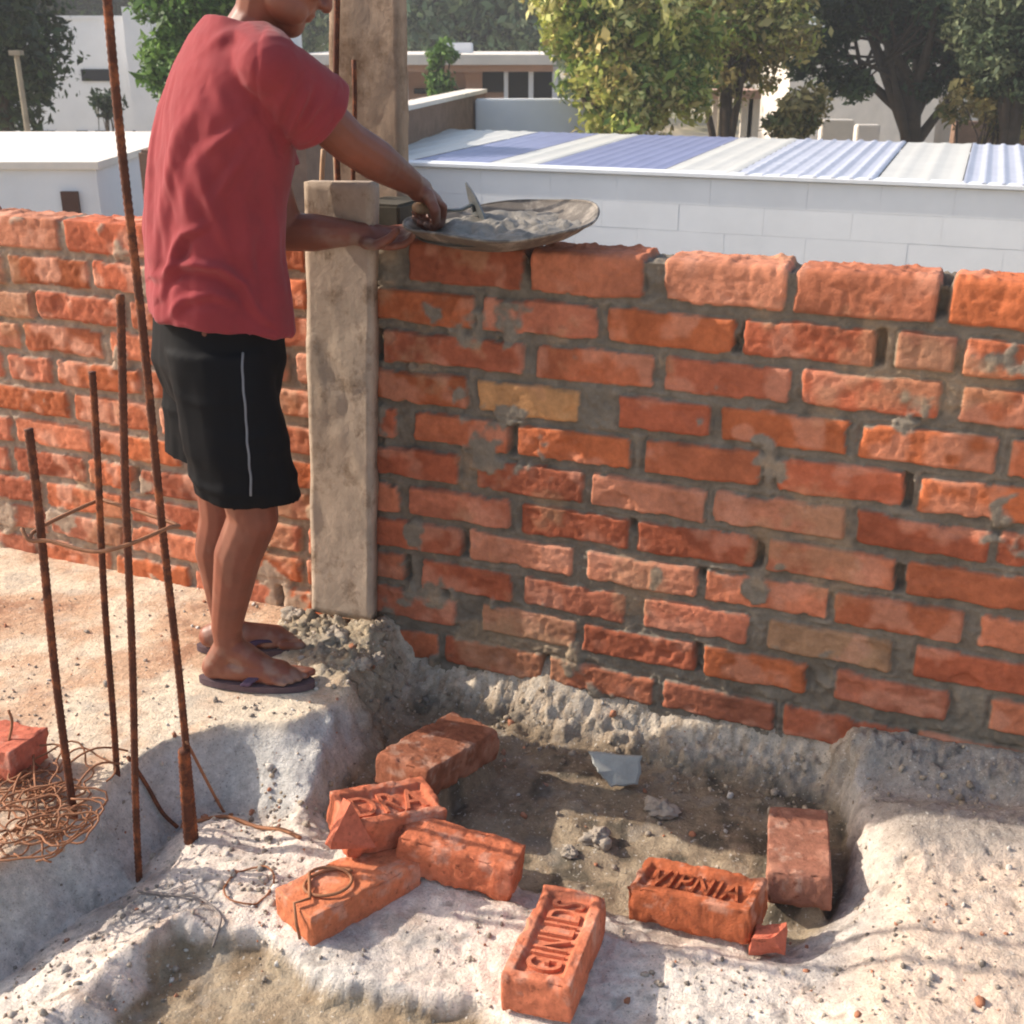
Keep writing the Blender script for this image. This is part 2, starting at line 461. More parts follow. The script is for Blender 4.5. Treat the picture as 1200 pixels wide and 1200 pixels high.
def brick_clamp(P, h):
    """the rubble and dirt the loose bricks are bedded in"""
    for k, (loc, ypr, dim) in BR.items():
        R = np.array(eul(ypr).to_matrix()); c = np.array(loc)
        nrm = R @ np.array([0, 0, 1.0])
        rel = P - c[:2]
        # height of the underside plane at every point
        base = c - nrm * dim[2] / 2
        zb = base[2] - ((P - base[:2]) @ nrm[:2]) / nrm[2]
        lx = np.abs(rel @ (R[:2, 0] / np.linalg.norm(R[:2, 0]))) - dim[0] / 2
        ly = np.abs(rel @ (R[:2, 1] / np.linalg.norm(R[:2, 1]))) - dim[1] / 2
        d = np.maximum(lx, ly)
        inside = sstep(.0, -.02, d)
        h = h * (1 - inside) + np.clip(h, zb - .012, zb + .004) * inside
        up = sstep(.006, -.045, d)
        h = np.where(d < .006, np.maximum(h, h * (1 - up) + (zb + .002) * up), h)
    return h

def make_floor():
    xs = np.concatenate([np.linspace(-6, -1.75, 40, endpoint=False), np.arange(-1.75, 1.45, .0062), np.linspace(1.45, 6, 40)])
    ys = np.concatenate([np.linspace(-3, 1.25, 30, endpoint=False), np.arange(1.25, 3.45, .0072), np.linspace(3.45, 6.0, 20)])
    X, Y = np.meshgrid(xs, ys)
    P = np.stack([X.ravel(), Y.ravel()], 1)
    h, Z = floor_fields(P)
    h = brick_clamp(P, h)
    # broken relief pushed out along the true surface normal, so steep banks stay crumbly
    ny, nx = X.shape
    G3 = np.stack([X, Y, h.reshape(ny, nx)], -1)
    nr = np.cross(np.gradient(G3, axis=1), np.gradient(G3, axis=0)); nr /= np.linalg.norm(nr, axis=-1)[..., None] + 1e-12
    nr = nr.reshape(-1, 3); p3 = G3.reshape(-1, 3)
    keep = np.ones(len(P))
    for loc, ypr, dim in BR.values():
        R = np.array(eul(ypr).to_matrix()); rel = P - np.array(loc)[:2]
        lx = np.abs(rel @ (R[:2, 0] / np.linalg.norm(R[:2, 0]))) - dim[0] / 2; ly = np.abs(rel @ (R[:2, 1] / np.linalg.norm(R[:2, 1]))) - dim[1] / 2
        keep *= sstep(-.005, .03, np.maximum(lx, ly))
    keep *= 1 - .8 * sstep(.16, .10, np.hypot((P[:, 0] + .60) / 1.5, P[:, 1] - 2.42)) 
    b1 = fbm(p3, 16, 3, 201); b2 = np.abs(fbm(p3, 34, 3, 202, .55)); b3 = np.abs(fbm(p3, 80, 2, 203))
    cell = vnoise(p3, 55, 204)
    sl = np.clip(Z['slope1'] + Z['slope2'] + Z['slope3'], 0, 1)
    amp_r = np.clip(Z['ft'] * 1.0 * sstep(.0, .06, Z['s']) + Z['md'] * .9, 0, 1)
    b4 = fbm(p3, 150, 2, 205)
    flat_face = sstep(-.42, -.56, P[:, 0]) * Z['slope1']
    disp = sl * (1 - .8 * np.clip(flat_face * 2, 0, 1)) * (.008 * b1 + .008 * b2 - .003) + amp_r * (.006 * b1 + .013 * b2 + .009 * b3 + .003 * b4 + .004 * np.maximum(cell, 0) - .008)
    disp = disp + Z['md'] * (.010 * b2 + .008 * np.maximum(cell, 0))
    disp = disp + .0014 * b4 * (.5 + .5 * Z['t1']) + .0022 * sstep(.35, .5, cell) * Z['t1'] * (1 - Z['t2'])
    p3 = p3 + nr * (disp * keep)[:, None]
    n1 = fbm(P, 5, 4, 101); n2 = fbm(P, 17, 4, 102); n3 = fbm(P, 50, 3, 103)
    c_l0 = lin(198, 164, 136); c_l0b = lin(220, 202, 178); c_l0c = lin(160, 116, 90)
    c_led = lin(222, 206, 192); c_ledb = lin(184, 162, 146); c_grey = lin(194, 190, 184); c_mud = lin(142, 122, 98)
    c_foot = lin(182, 162, 140); c_pit = lin(140, 123, 102); c_gr = lin(150, 142, 134); c_mound = lin(220, 196, 174)
    mix = lambda a, b, t: a * (1 - t)[:, None] + b * t[:, None]
    one = np.ones(len(P))
    c = mix(c_l0 * one[:, None], c_l0b, sstep(-.2, .7, n1 + .3 * n2))
    c = mix(c, c_l0c, sstep(.15, .8, -n1 + .5 * n2) * .7)
    nearrim = (1 - sstep(0, .28, np.abs(Z['d1']))) * sstep(-.3, .5, n2 + .4)
    c = mix(c, lin(212, 198, 178), nearrim * .7)
    led = mix(c_led * one[:, None], c_ledb, sstep(.1, .8, n2 + .4 * n1) * .75)
    led = mix(led, lin(158, 155, 153), sstep(.15, .45, n1 - .3 * n3) * .6)
    led = mix(led, lin(224, 214, 202), sstep(.2, .5, fbm(P, 7, 4, 111) + .3 * n3) * .6)
    c = mix(c, led, Z['t1'])
    c = mix(c, c_grey * (1 + .14 * n2[:, None]), np.clip(Z['slope1'] * 1.6, 0, 1) * sstep(1.8, 1.5, Z['u']))
    fo = mix(c_foot * one[:, None], lin(204, 188, 168), sstep(.1, .5, Z['stone'] + .3 * n3))
    c = mix(c, fo, np.clip(Z['ft'] * 1.3, 0, 1))
    c = mix(c, c_mound * (1 + .1 * n2[:, None]), Z['mound'] * .8)
    c = mix(c, c_gr * (1 + .15 * n2[:, None]), Z['grey_r'] * .85)
    pit = mix(c_pit * one[:, None], lin(164, 147, 124), sstep(.1, .7, n1 * .6 + n2 * .6))
    pit = mix(pit, lin(100, 91, 78), sstep(.3, .8, -n2 + .4 * n1))
    c = mix(c, pit, sstep(.55, .95, Z['t2']))
    mud = mix(c_mud * one[:, None], lin(168, 150, 126), sstep(-.1, .6, n1 + .5 * n2))
    c = mix(c, mud, sstep(.2, .75, Z['t3'] + .25 * n2))
    c = mix(c, lin(160, 146, 124) * (1 + .2 * n3[:, None]), Z['md'] * .9)
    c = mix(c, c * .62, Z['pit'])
    idx = np.arange(nx * ny).reshape(ny, nx)
    F = np.stack([idx[:-1, :-1], idx[:-1, 1:], idx[1:, 1:], idx[1:, :-1]], -1).reshape(-1, 4)
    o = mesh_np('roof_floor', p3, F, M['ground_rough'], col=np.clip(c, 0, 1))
    tag(o, kind='structure')
    return o
make_floor()

def floor_z(x, y):
    P = np.array([[x, y]]); h, _ = floor_fields(P)
    return float(brick_clamp(P, h)[0])

# pebbles and crumbs of mortar: uncountable
def make_crumbs():
    areas = [((300, 900), (330, 1130), -.09, 90), ((250, 920), (420, 1090), -.09, 160), ((480, 780), (980, 930), -.06, 200), ((560, 1060), (980, 1180), -.09, 150),
             ((1000, 1000), (1200, 1200), -.03, 170), ((290, 735), (470, 830), .02, 200), ((0, 1060), (220, 1200), -.07, 140), ((440, 880), (980, 1080), -.17, 45), ((0, 690), (340, 880), 0, 130),
             ((130, 900), (330, 1050), -.05, 120)]
    V, Fc, Cc, pts2 = [], [], [], []
    ico_v = np.array([(0, 0, 1), (.894, 0, .447), (.276, .851, .447), (-.724, .526, .447), (-.724, -.526, .447), (.276, -.851, .447),
                      (.724, .526, -.447), (-.276, .851, -.447), (-.894, 0, -.447), (-.276, -.851, -.447), (.724, -.526, -.447), (0, 0, -1)])
    ico_f = np.array([(0, 1, 2), (0, 2, 3), (0, 3, 4), (0, 4, 5), (0, 5, 1), (1, 6, 2), (2, 7, 3), (3, 8, 4), (4, 9, 5), (5, 10, 1),
                      (2, 6, 7), (3, 7, 8), (4, 8, 9), (5, 9, 10), (1, 10, 6), (11, 7, 6), (11, 8, 7), (11, 9, 8), (11, 10, 9), (11, 6, 10)])
    pts = []
    for (a, b, z, n) in areas:
        for _ in range(n):
            p = onz(rng.uniform(a[0], b[0]), rng.uniform(a[1], b[1]), z)
            pts.append(p[:2])
    pts = np.array(pts)
    s_ = (pts - WA[:2]) @ WN[:2]
    pts = pts[s_ > .012]
    h, Z = floor_fields(pts); h = brick_clamp(pts, h)
    pal = [lin(170, 156, 140), lin(140, 130, 120), lin(196, 182, 166), lin(146, 134, 122), lin(176, 120, 92), lin(206, 198, 188)]
    for k, (p, z) in enumerate(zip(pts, h)):
        skip = False
        for loc, ypr, dim in BR.values():
            if np.hypot(*(p - np.array(loc)[:2])) < dim[0] * .55: skip = True
        if skip: continue
        r = min(.0028 * math.exp(rng.normal(0, .6)), .011)
        v = ico_v * r * rng.uniform(.65, 1.25, (12, 1)) * rng.uniform(.6, 1.2, (1, 3))
        a = rng.uniform(0, 6.28); R = np.array([[cos(a), -sin(a), 0], [sin(a), cos(a), 0], [0, 0, 1]])
        V.append(v @ R.T + np.array([p[0], p[1], z + r * .3])); Fc.append(ico_f + 12 * (len(V) - 1))
        Cc.append(np.repeat((pal[rng.integers(len(pal))] * rng.uniform(.9, 1.25))[None], 12, 0))
    for k in range(3600):
        px_, py_ = rng.uniform(0, 1200), rng.uniform(700, 1200)
        p = onz(px_, py_, -.05)[:2]
        if (p - WA[:2]) @ WN[:2] < .03 or np.hypot(p[0] + .6, p[1] - 2.45) < .22 or vnoise(p[None], 5, 300)[0] < -.25: continue
        if min(np.hypot(*(p - np.array(l_)[:2])) - d_[0] * .55 for l_, y_, d_ in BR.values()) < 0: continue
        pts2.append(p)
    P2 = np.array(pts2); h2, Z2 = floor_fields(P2); P2 = P2[(Z2['t2'] < .3) & (Z2['t3'] < .4)]; h2, Z2 = floor_fields(P2); h2 = brick_clamp(P2, h2)
    for p, zz in zip(P2, h2):
        r = min(.0016 * math.exp(rng.normal(0, .6)), .006)
        v = ico_v * r * rng.uniform(.6, 1.3, (12, 1)) * rng.uniform(.6, 1.3, (1, 3))
        V.append(v + np.array([p[0], p[1], zz + r * .4])); Fc.append(ico_f + 12 * (len(V) - 1))
        Cc.append(np.repeat((lin(186, 172, 156) * rng.uniform(.55, 1.15))[None], 12, 0))
    for k in range(620):
        if k < 380:
            u = rng.uniform(1.3, 2.95); st = rng.uniform(.02, .2); p = WA[:2] + WD[:2] * u + WN[:2] * st
        else:
            p = onz(rng.uniform(300, 470), rng.uniform(735, 900), 0)[:2]
            if np.hypot(p[0] + .6, (p[1] - 2.42)) < .24: continue
        zz = floor_z(p[0], p[1]); r = min(.0036 * math.exp(rng.normal(0, .55)), .011)
        v = ico_v * r * rng.uniform(.6, 1.3, (12, 1)) * rng.uniform(.6, 1.2, (1, 3))
        V.append(v + np.array([p[0], p[1], zz + r * .35])); Fc.append(ico_f + 12 * (len(V) - 1))
        Cc.append(np.repeat((lin(180, 162, 140) * rng.uniform(.7, 1.25))[None], 12, 0))
    o = mesh_np('rubble_crumbs', np.concatenate(V), np.concatenate(Fc), M['ground_rough'], col=np.concatenate(Cc), smooth=False)
    tag(o, 'small crumbs of mortar and gravel scattered over the rough floor', 'rubble', kind='stuff')
make_crumbs()

# the house under the floor, and the ground far below
GZ = -2.6
o = MB().box((0, 1.2, (GZ - .24) / 2), (11.6, 7.0, -GZ - .24)).build('roof_slab', M['slab']); tag(o, kind='structure')
o = MB().add([(-260, -120, GZ - .01), (260, -120, GZ - .01), (260, 420, GZ - .01), (-260, 420, GZ - .01)], [(0, 1, 2, 3)]).build('ground', M['dirt']); tag(o, kind='structure')

# ------------------------------------------------------------------ brick walls
BRICK_COLS = [lin(178, 102, 70), lin(172, 94, 66), lin(184, 112, 82), lin(176, 106, 80), lin(164, 92, 66), lin(184, 120, 92), lin(176, 98, 62)]

def brick_sheet(name, u0, u1, rows, seed, res, mortar, pale, smear, tint):
    """front, top and back of a rough brick wall as one folded sheet. rows: per course (z0,z1,[(ua,ub,colour)])"""
    T = .122
    us = np.arange(u0, u1 + res / 2, res)
    v_front = np.arange(-.16, WH, res)
    v_top = np.arange(WH, WH + T, res * 1.5)
    v_back = np.linspace(WH + T, 2 * WH + T + .1, 40)
    vv = np.concatenate([v_front, v_top, v_back])
    U, V = np.meshgrid(us, vv)
    P = np.stack([U.ravel(), V.ravel()], 1)
    wx = vnoise(P, 22, seed) * .0036 + vnoise(P, 60, seed + 1) * .0016 + vnoise(P, 7, seed + 11) * .003
    wy = vnoise(P, 16, seed + 2) * .0034 + vnoise(P, 50, seed + 3) * .0015 + vnoise(P, 5, seed + 12) * .003
    Uw = P[:, 0] + wx; Vw = P[:, 1] + wy
    H = np.full(len(P), 0.0)
    n1 = fbm(P, 12, 4, seed + 4); n2 = fbm(P, 40, 3, seed + 5); n3 = fbm(P, 110, 2, seed + 6)
    mort = .0035 * n1 + .0035 * n2 + .0022 * n3
    H[:] = mort - .001
    C = mortar * (1 + .12 * n1 + .10 * n2)[:, None]
    C = C * (1 - .0 * n2)[:, None]
    best = np.full(len(P), -1e9)
    lst = []
    for (z0, z1, br) in rows:
        for (a, b, col) in br:
            lst.append((a, b, z0, WH + .118 if z1 > WH - .02 else z1, col))   # the top bricks wrap over the edge
    # the course pattern carries on over the top and down the back
    rr = random.Random(seed)
    for k in range(11):
        a = u0 - .2 - (.135 if k % 2 else 0)
        while a < u1:
            lst.append((a, a + .255, WH + T + .005 + k * .0895, WH + T + .08 + k * .0895, rr.choice(BRICK_COLS))); a += .27
    ncol = len(us)
    for (a, b, z0, z1, col) in lst:
        i0, i1 = np.searchsorted(us, [a - .03, b + .03]); j0, j1 = np.searchsorted(vv, [z0 - .03, z1 + .03])
        if i1 <= i0 or j1 <= j0: continue
        ii = (np.arange(j0, j1)[:, None] * ncol + np.arange(i0, i1)[None, :]).ravel()
        r = random.Random(hash((round(a, 3), round(z0, 3), seed)))
        ang = r.uniform(-.018, .018)
        cu, cz = (a + b) / 2, (z0 + z1) / 2
        x = (Uw[ii] - cu) - (Vw[ii] - cz) * ang * 0; y = (Vw[ii] - cz) + (Uw[ii] - cu) * ang
        rc = .009
        # worn, unequal corners
        y = y + r.uniform(-.03, .03) * x * x * 4 * (z1 < WH)
        qx = np.abs(x) - (b - a) / 2 + rc; qy = np.abs(y) - (z1 - z0) / 2 + rc
        d = np.hypot(np.maximum(qx, 0), np.maximum(qy, 0)) + np.minimum(np.maximum(qx, qy), 0) - rc
        chip = vnoise(P[ii], 42, seed + 8) * .5 + vnoise(P[ii], 15, seed + 9) * .5
        d = d + np.maximum(chip - .28, 0) * .013
        prof = sstep(.001, -.0060, d)
        proud = .0098 + r.uniform(-.005, .005)
        tilt = r.uniform(-.03, .03) * y + r.uniform(-.012, .012) * x
        face = proud + tilt + .0009 * n1[ii] + .0009 * n2[ii] + .0010 * n3[ii] - .0022 * sstep(.45, .6, vnoise(P[ii], 55, seed + 71))
        if r.random() < .3:   # spalled patch
            sx, sy = r.uniform(a, b), r.uniform(z0, z1)
            face = face - .007 * sstep(.045, .02, np.hypot(P[ii, 0] - sx, (P[ii, 1] - sz if False else P[ii, 1] - sy) * 1.5) + .012 * n2[ii])
        gap = sstep(.009, .0, np.abs(d - .002)) * (.0022 + .006 * np.clip(n1[ii], 0, 1))
        side = sstep(0, .01, np.abs(x) - (b - a) / 2 + .004)
        H[ii] = np.where(prof > 0, np.maximum(H[ii], face * prof + (mort[ii] - gap) * (1 - prof)), H[ii] - gap)
        # raked, open head joints
        if r.random() < .26:
            hole = sstep(.012, .006, np.abs(x - (b - a) / 2 - .0075)) * sstep((z1 - z0) / 2 + .002, (z1 - z0) / 2 - .012, np.abs(y)) * (prof < .3)
            H[ii] = H[ii] - .028 * hole * sstep(-.5, .1, n1[ii] + r.uniform(-.3, .5))
        cc = col * r.uniform(.76, 1.18) * (1 + .10 * n1[ii] + .12 * n2[ii])[:, None]
        dk = sstep(.25, .8, fbm(P[ii], 9, 3, seed + 31) + .35 * n2[ii])
        cc = cc * (1 - .25 * dk)[:, None]
        pl = sstep(.15, .7, fbm(P[ii], 14, 3, seed + 33)) * pale
        cc = cc * (1 - pl)[:, None] + lin(204, 146, 120) * pl[:, None]
        m = sstep(.1, .55, prof)[:, None]
        C[ii] = C[ii] * (1 - m) + cc * m
    # mortar slopped over the brick faces
    low = 1.3 * sstep(.24, .0, P[:, 1]) * (P[:, 1] < .4)
    sm = sstep(.48, .62, fbm(P, 7, 4, seed + 40) * .75 + .12 * n2 + smear + .28 * low)
    front = P[:, 1] < WH
    sm = sm * front
    sh = np.minimum(.0105 + .0015 * n1 + .0015 * n2 + .001 * n3, H + .012)
    H = H * (1 - sm) + np.maximum(H, sh) * sm
    C = C * (1 - sm)[:, None] + (mortar * 1.12 * (1 + .12 * n2)[:, None]) * sm[:, None]
    stain = sstep(.3, .7, fbm(P, 5, 3, seed + 44) + .2 * n2) * .35
    C = C * (1 - stain)[:, None] + (lin(170, 140, 108) * stain[:, None])
    # crumbs on the top
    ontop = (P[:, 1] > WH + .0) & (P[:, 1] < WH + .2)
    H = H + ontop * .006 * np.maximum(fbm(P, 45, 3, seed + 55) - .1, 0)
    # fold the sheet
    t = np.clip(P[:, 1] - WH, 0, T); dn = np.maximum(P[:, 1] - WH - T, 0)
    Z = np.minimum(P[:, 1], WH) - dn
    rc = .012
    base = WA[None] + WD[None] * P[:, :1] - WN[None] * t[:, None] + np.array([[0, 0, 1.0]]) * Z[:, None]
    a1 = sstep(WH - rc, WH + rc, P[:, 1]); a2 = sstep(WH + T - rc, WH + T + rc, P[:, 1])
    nv = WN[None] * ((1 - a1) - a2)[:, None] + np.array([[0, 0, 1.0]]) * (a1 * (1 - a2))[:, None]
    nv /= np.linalg.norm(nv, axis=1)[:, None] + 1e-9
    V3 = base + nv * H[:, None]
    V3 = V3 + WN[None] * (.006 * vnoise(P * np.array([[.6, 1.0]]), 2.2, seed + 60))[:, None]
    nr, ncl = U.shape
    idx = np.arange(nr * ncl).reshape(nr, ncl)
    F = np.stack([idx[:-1, :-1], idx[:-1, 1:], idx[1:, 1:], idx[1:, :-1]], -1).reshape(-1, 4)
    return mesh_np(name, V3, F, M['brickwall'], col=np.clip(C * tint, 0, 1))

UJ = 1.16     # where the two wall lengths meet behind the plank
def px_row(cy_left, spans):
    pass
# courses of the right-hand wall: brick ends read along the course, then turned into wall lengths
ROWPX = [  # top course first: (reference pixel height at x=800, list of brick ends)
 [(480, 615), (622, 755), (778, 922), (932, 1100), (1113, 1262)],
 [(415, 558), (567, 702), (712, 862), (872, 1028), (1050, 1122), (1130, 1290)],
 [(380, 440), (450, 615), (628, 766), (778, 926), (938, 1103), (1125, 1290)],
 [(400, 552), (563, 680), (725, 832), (845, 993), (1006, 1168), (1182, 1330)],
 [(340, 467), (487, 598), (608, 740), (756, 892), (911, 1061), (1078, 1240)],
 [(400, 541), (563, 684), (693, 828), (838, 990), (1003, 1160), (1170, 1330)],
 [(340, 472), (482, 600), (612, 738), (748, 886), (900, 1050), (1062, 1225)],
 [(400, 543), (552, 671), (687, 818), (827, 970), (977, 1130), (1148, 1310)],
 [(340, 476), (495, 602), (614, 734), (755, 880), (902, 1045), (1072, 1225)],
 [(400, 538), (565, 676), (683, 815), (825, 945), (978, 1112), (1160, 1330)],
]
def z_at(px, k):   # pixel height of the k-th course from the top at column px
    return k
r5 = random.Random(5)
pitch_z = .0965
rows_r = []
for k, spans in enumerate(ROWPX):
    z1 = WH - .002 - k * pitch_z; z0 = z1 - .0780
    br = []
    zc = (z0 + z1) / 2
    for (a, b) in spans:
        # the column pixel on this course -> length along the wall
        def uu(px):
            # solve for the pixel row of height zc at this column by two fixed-point steps
            py = 500.0
            for _ in range(12):
                u = wall_u(px, py); p = wallp(u, zc)
                d = p - CAM; dz = d @ np.array([0, cos(PITCH), -sin(PITCH)])
                py = 600 - FPX * (d @ np.array([0, sin(PITCH), cos(PITCH)])) / dz
            return wall_u(px, py)
        col = BRICK_COLS[r5.randrange(len(BRICK_COLS))]
        br.append((uu(a), uu(b), col))
    # carry the bond on past the right edge
    last = br[-1][1]
    while last < 4.4:
        br.append((last + .018, last + .288, BRICK_COLS[r5.randrange(7)])); last += .288
    rows_r.append((z0, z1, br))
# the two yellowish bricks
def recol(k, j, c):
    a, b, _ = rows_r[k][2][j]; rows_r[k][2][j] = (a, b, c)
recol(3, 1, lin(172, 126, 84)); recol(8, 4, lin(176, 136, 104)); recol(9, 1, lin(168, 118, 90)); recol(1, 4, lin(172, 108, 84))
rows_r.append((-.075, .0, [(1.2 + i * .29, 1.2 + i * .29 + .27, BRICK_COLS[i % 7]) for i in range(12)]))
rows_r.sort(key=lambda t: t[0])
top = rows_r.pop(max(range(len(rows_r)), key=lambda i: rows_r[i][0])); rows_r.append(top)
wr = brick_sheet('brick_wall', UJ, 4.3, rows_r, 300, .0042, lin(118, 108, 95), .4, -.10, 1.06)
tag(wr, 'freshly laid red brick wall of ten courses with grey mortar, to the right of the plank', 'brick wall', 'brick parapet walls')

r6 = random.Random(9)
rows_l = []
for k in range(11):
    z1 = WH - .002 - k * .0925 + r6.uniform(-.003, .003); z0 = z1 - .0765
    u = -1.2 - r6.uniform(0, .28); br = []
    while u < UJ - .02:
        L = r6.choice([.27, .28, .27, .27, .26, .28, .15]); br.append((u, min(u + L, UJ - .01), BRICK_COLS[r6.randrange(7)])); u += L + r6.uniform(.014, .026)
    rows_l.append((z0, z1, br))
rows_l.sort(key=lambda t: t[0])
wl = brick_sheet('brick_wall', -1.2, UJ, rows_l, 500, .0055, lin(152, 132, 114), .8, -.10, 1.1)
tag(wl, 'rougher weathered brick wall behind the man, to the left of the plank', 'brick wall', 'brick parapet walls')

# ------------------------------------------------------------------ formwork planks
def plank(name, corners, thick, material, label, seed, parent=None):
    """corners: bottom-left, bottom-right, top-right, top-left of the front face; thickness goes to the back"""
    bl, br_, tr, tl = [np.array(c, float) for c in corners]
    nx, nz = 14, 60
    nrm = np.cross(br_ - bl, tl - bl); nrm /= np.linalg.norm(nrm)
    if nrm @ (CAM - bl) < 0: nrm = -nrm
    V, F = [], []
    for side in (0, 1):
        for j in range(nz + 1):
            for i in range(nx + 1):
                a, b = i / nx, j / nz
                p = (bl * (1 - a) + br_ * a) * (1 - b) + (tl * (1 - a) + tr * a) * b
                V.append(p - nrm * thick * side)
    V = np.array(V)
    q = V @ np.stack([(br_ - bl) / np.linalg.norm(br_ - bl), (tl - bl) / np.linalg.norm(tl - bl)], 1)
    sd = np.repeat([1, -1], (nx + 1) * (nz + 1))
    wv = .0025 * vnoise(q * np.array([[3, 1]]), 4, seed) + .0015 * np.abs(fbm(q * np.array([[4, 1]]), 14, 3, seed + 1)) + .004 * sstep(.35, .6, fbm(q, 9, 3, seed + 3))
    V = V + nrm[None] * (wv * sd)[:, None]
    ei = (np.tile(np.arange(nx + 1), (nz + 1) * 2) % (nx + 1))
    ed = np.where(ei == 0, -1, np.where(ei == nx, 1, 0))
    V = V + ((br_ - bl) / np.linalg.norm(br_ - bl))[None] * (ed * (.002 * vnoise(q, 18, seed + 5)))[:, None]
    n1 = (nx + 1) * (nz + 1)
    g = lambda s, i, j: s * n1 + j * (nx + 1) + i
    for j in range(nz):
        for i in range(nx):
            F.append((g(0, i, j), g(0, i + 1, j), g(0, i + 1, j + 1), g(0, i, j + 1)))
            F.append((g(1, i, j), g(1, i, j + 1), g(1, i + 1, j + 1), g(1, i + 1, j)))
    for j in range(nz):
        F.append((g(0, 0, j), g(0, 0, j + 1), g(1, 0, j + 1), g(1, 0, j)))
        F.append((g(0, nx, j), g(1, nx, j), g(1, nx, j + 1), g(0, nx, j + 1)))
    for i in range(nx):
        F.append((g(0, i, 0), g(1, i, 0), g(1, i + 1, 0), g(0, i + 1, 0)))
        F.append((g(0, i, nz), g(0, i + 1, nz), g(1, i + 1, nz), g(1, i, nz)))
    o = mesh_np(name, V, F, material, smooth=False, parent=parent)
    return o

def on_off(px, py, off):      # point of the sight line on a plane parallel to the wall
    u = wall_u(px, py, off); r = ray(px, py); oo = WA + WN * off
    t = ((oo - CAM) @ WN) / (r @ WN)
    return CAM + t * r

fo = .062
o = plank('plank', [on_off(366, 716, fo), on_off(434, 729, fo), on_off(434.5, 214, fo), on_off(356.5, 213, fo)], .035, M['plank'], '', 3)
tag(o, 'short mortar stained plank standing upright against the brick wall beside the man', 'plank', 'formwork planks')
bk = -.165
tb = [on_off(381, 300, bk), on_off(465, 300, bk), on_off(462, -160, bk), on_off(381, -160, bk)]
dn_ = np.array([0, 0, -.9])
o = plank('plank', [tb[0] + dn_, tb[1] + dn_, tb[2], tb[3]], .045, M['plank_tall'], '', 8)
tag(o, 'tall weathered post of wood rising out of the frame behind the wall', 'plank', 'formwork planks')
# timber tie resting on the wall between the planks
p0 = on_off(436, 262, -.03)
ty = MB().box((0, 0, 0), (.11, .16, .075)).build('timber_tie', M['tie'], bevel=.006)
ty.location = (p0[0] + .045, p0[1] + .06, WH + .048); ty.rotation_euler = (0, 0, radians(-22))
tag(ty, 'dark block of timber wedged on the wall top between the two planks', 'timber')
# column bars rising behind the short plank
for k, (px, off, top_, r_, lab, mt) in enumerate([(378, -.10, 175, .006, 'pale thin rod standing behind the short plank, next to the shirt', 'handle'),
                                                   (394, -.12, -60, .007, 'dark column bar running up along the left of the tall post', 'rust'),
                                                   (414, -.10, 70, .0055, 'shorter dark bar standing before the tall post', 'rust')]):
    a = on_off(px + 2, 300, off); b = on_off(px, top_, off)
    m = MB(); pts = [a + (b - a) * t + np.array([.003 * sin(7 * t + k), 0, 0]) for t in np.linspace(0, 1, 12)]
    m.tube(pts, r_, 8)
    o = m.build('column_bar', M[mt], smooth=True); tag(o, lab, 'steel bar', 'bars of the brick column')

# ------------------------------------------------------------------ loose bricks
def brick_mesh(dim, seed, frog, frac=0.0, res=.003):
    """a hand moulded clay brick as a displaced box; optional frog sunk in the top"""
    L, W, Hh = dim
    def axis(n_, s): return np.linspace(-s / 2, s / 2, n_)
    nx, ny, nz = max(int(L / res), 8), max(int(W / res), 8), max(int(Hh / .006), 6)
    V, F, key = [], [], {}
    def vid(p):
        k = tuple(np.round(p, 5))
        if k not in key:
            key[k] = len(V); V.append(p)
        return key[k]
    X, Y, Zz = axis(nx, L), axis(ny, W), axis(nz, Hh)
    def face(A, B, f):
        ids = [[vid(f(a, b)) for b in B] for a in A]
        for i in range(len(A) - 1):
            for j in range(len(B) - 1):
                F.append((ids[i][j], ids[i + 1][j], ids[i + 1][j + 1], ids[i][j + 1]))
    face(X, Y, lambda a, b: (a, b, Hh / 2)); face(Y, X, lambda a, b: (b, a, -Hh / 2))
    face(X, Zz, lambda a, b: (a, -W / 2, b)); face(Zz, X, lambda a, b: (b, W / 2, a))
    face(Y, Zz, lambda a, b: (L / 2, a, b)); face(Zz, Y, lambda a, b: (-L / 2, b, a))
    V = np.array(V); P0 = V.copy()
    # rounded arrises
    r = .0035
    inner = np.array([L, W, Hh]) / 2 - r
    cl = np.clip(V, -inner, inner); dv = V - cl; ln = np.linalg.norm(dv, axis=1)[:, None]
    V = cl + np.where(ln > 1e-9, dv / np.maximum(ln, 1e-9) * r, 0)
    nrm = np.where(ln > 1e-9, dv / np.maximum(ln, 1e-9), 0)
    # chipped edges and uneven faces
    edge = sstep(.012, .0, np.sort(np.array([L, W, Hh]) / 2 - np.abs(P0), axis=1)[:, 1])
    n1 = fbm(P0, 14, 3, seed); n2 = fbm(P0, 60, 3, seed + 3)
    V = V + nrm * (.0022 * n1 + .0011 * n2 - edge * .016 * np.maximum(fbm(P0, 30, 3, seed + 6) - .14, 0) - .0018 * sstep(.42, .55, vnoise(P0, 70, seed + 12)))[:, None]
    if frog:
        fl, fw = L * .42, W * .32
        top = P0[:, 2] > Hh / 2 - 1e-5
        q = np.maximum(np.abs(P0[:, 0]) - fl, np.abs(P0[:, 1]) - fw) + .0015 * n2
        V[:, 2] -= top * .011 * sstep(.0025, -.0035, q)
    if frac:    # broken end
        bx = L / 2 - frac + .012 * fbm(P0[:, 1:], 30, 3, seed + 9) + .25 * (P0[:, 2])
        V[:, 0] = np.minimum(V[:, 0], bx)
    return V, np.array(F), n1, n2

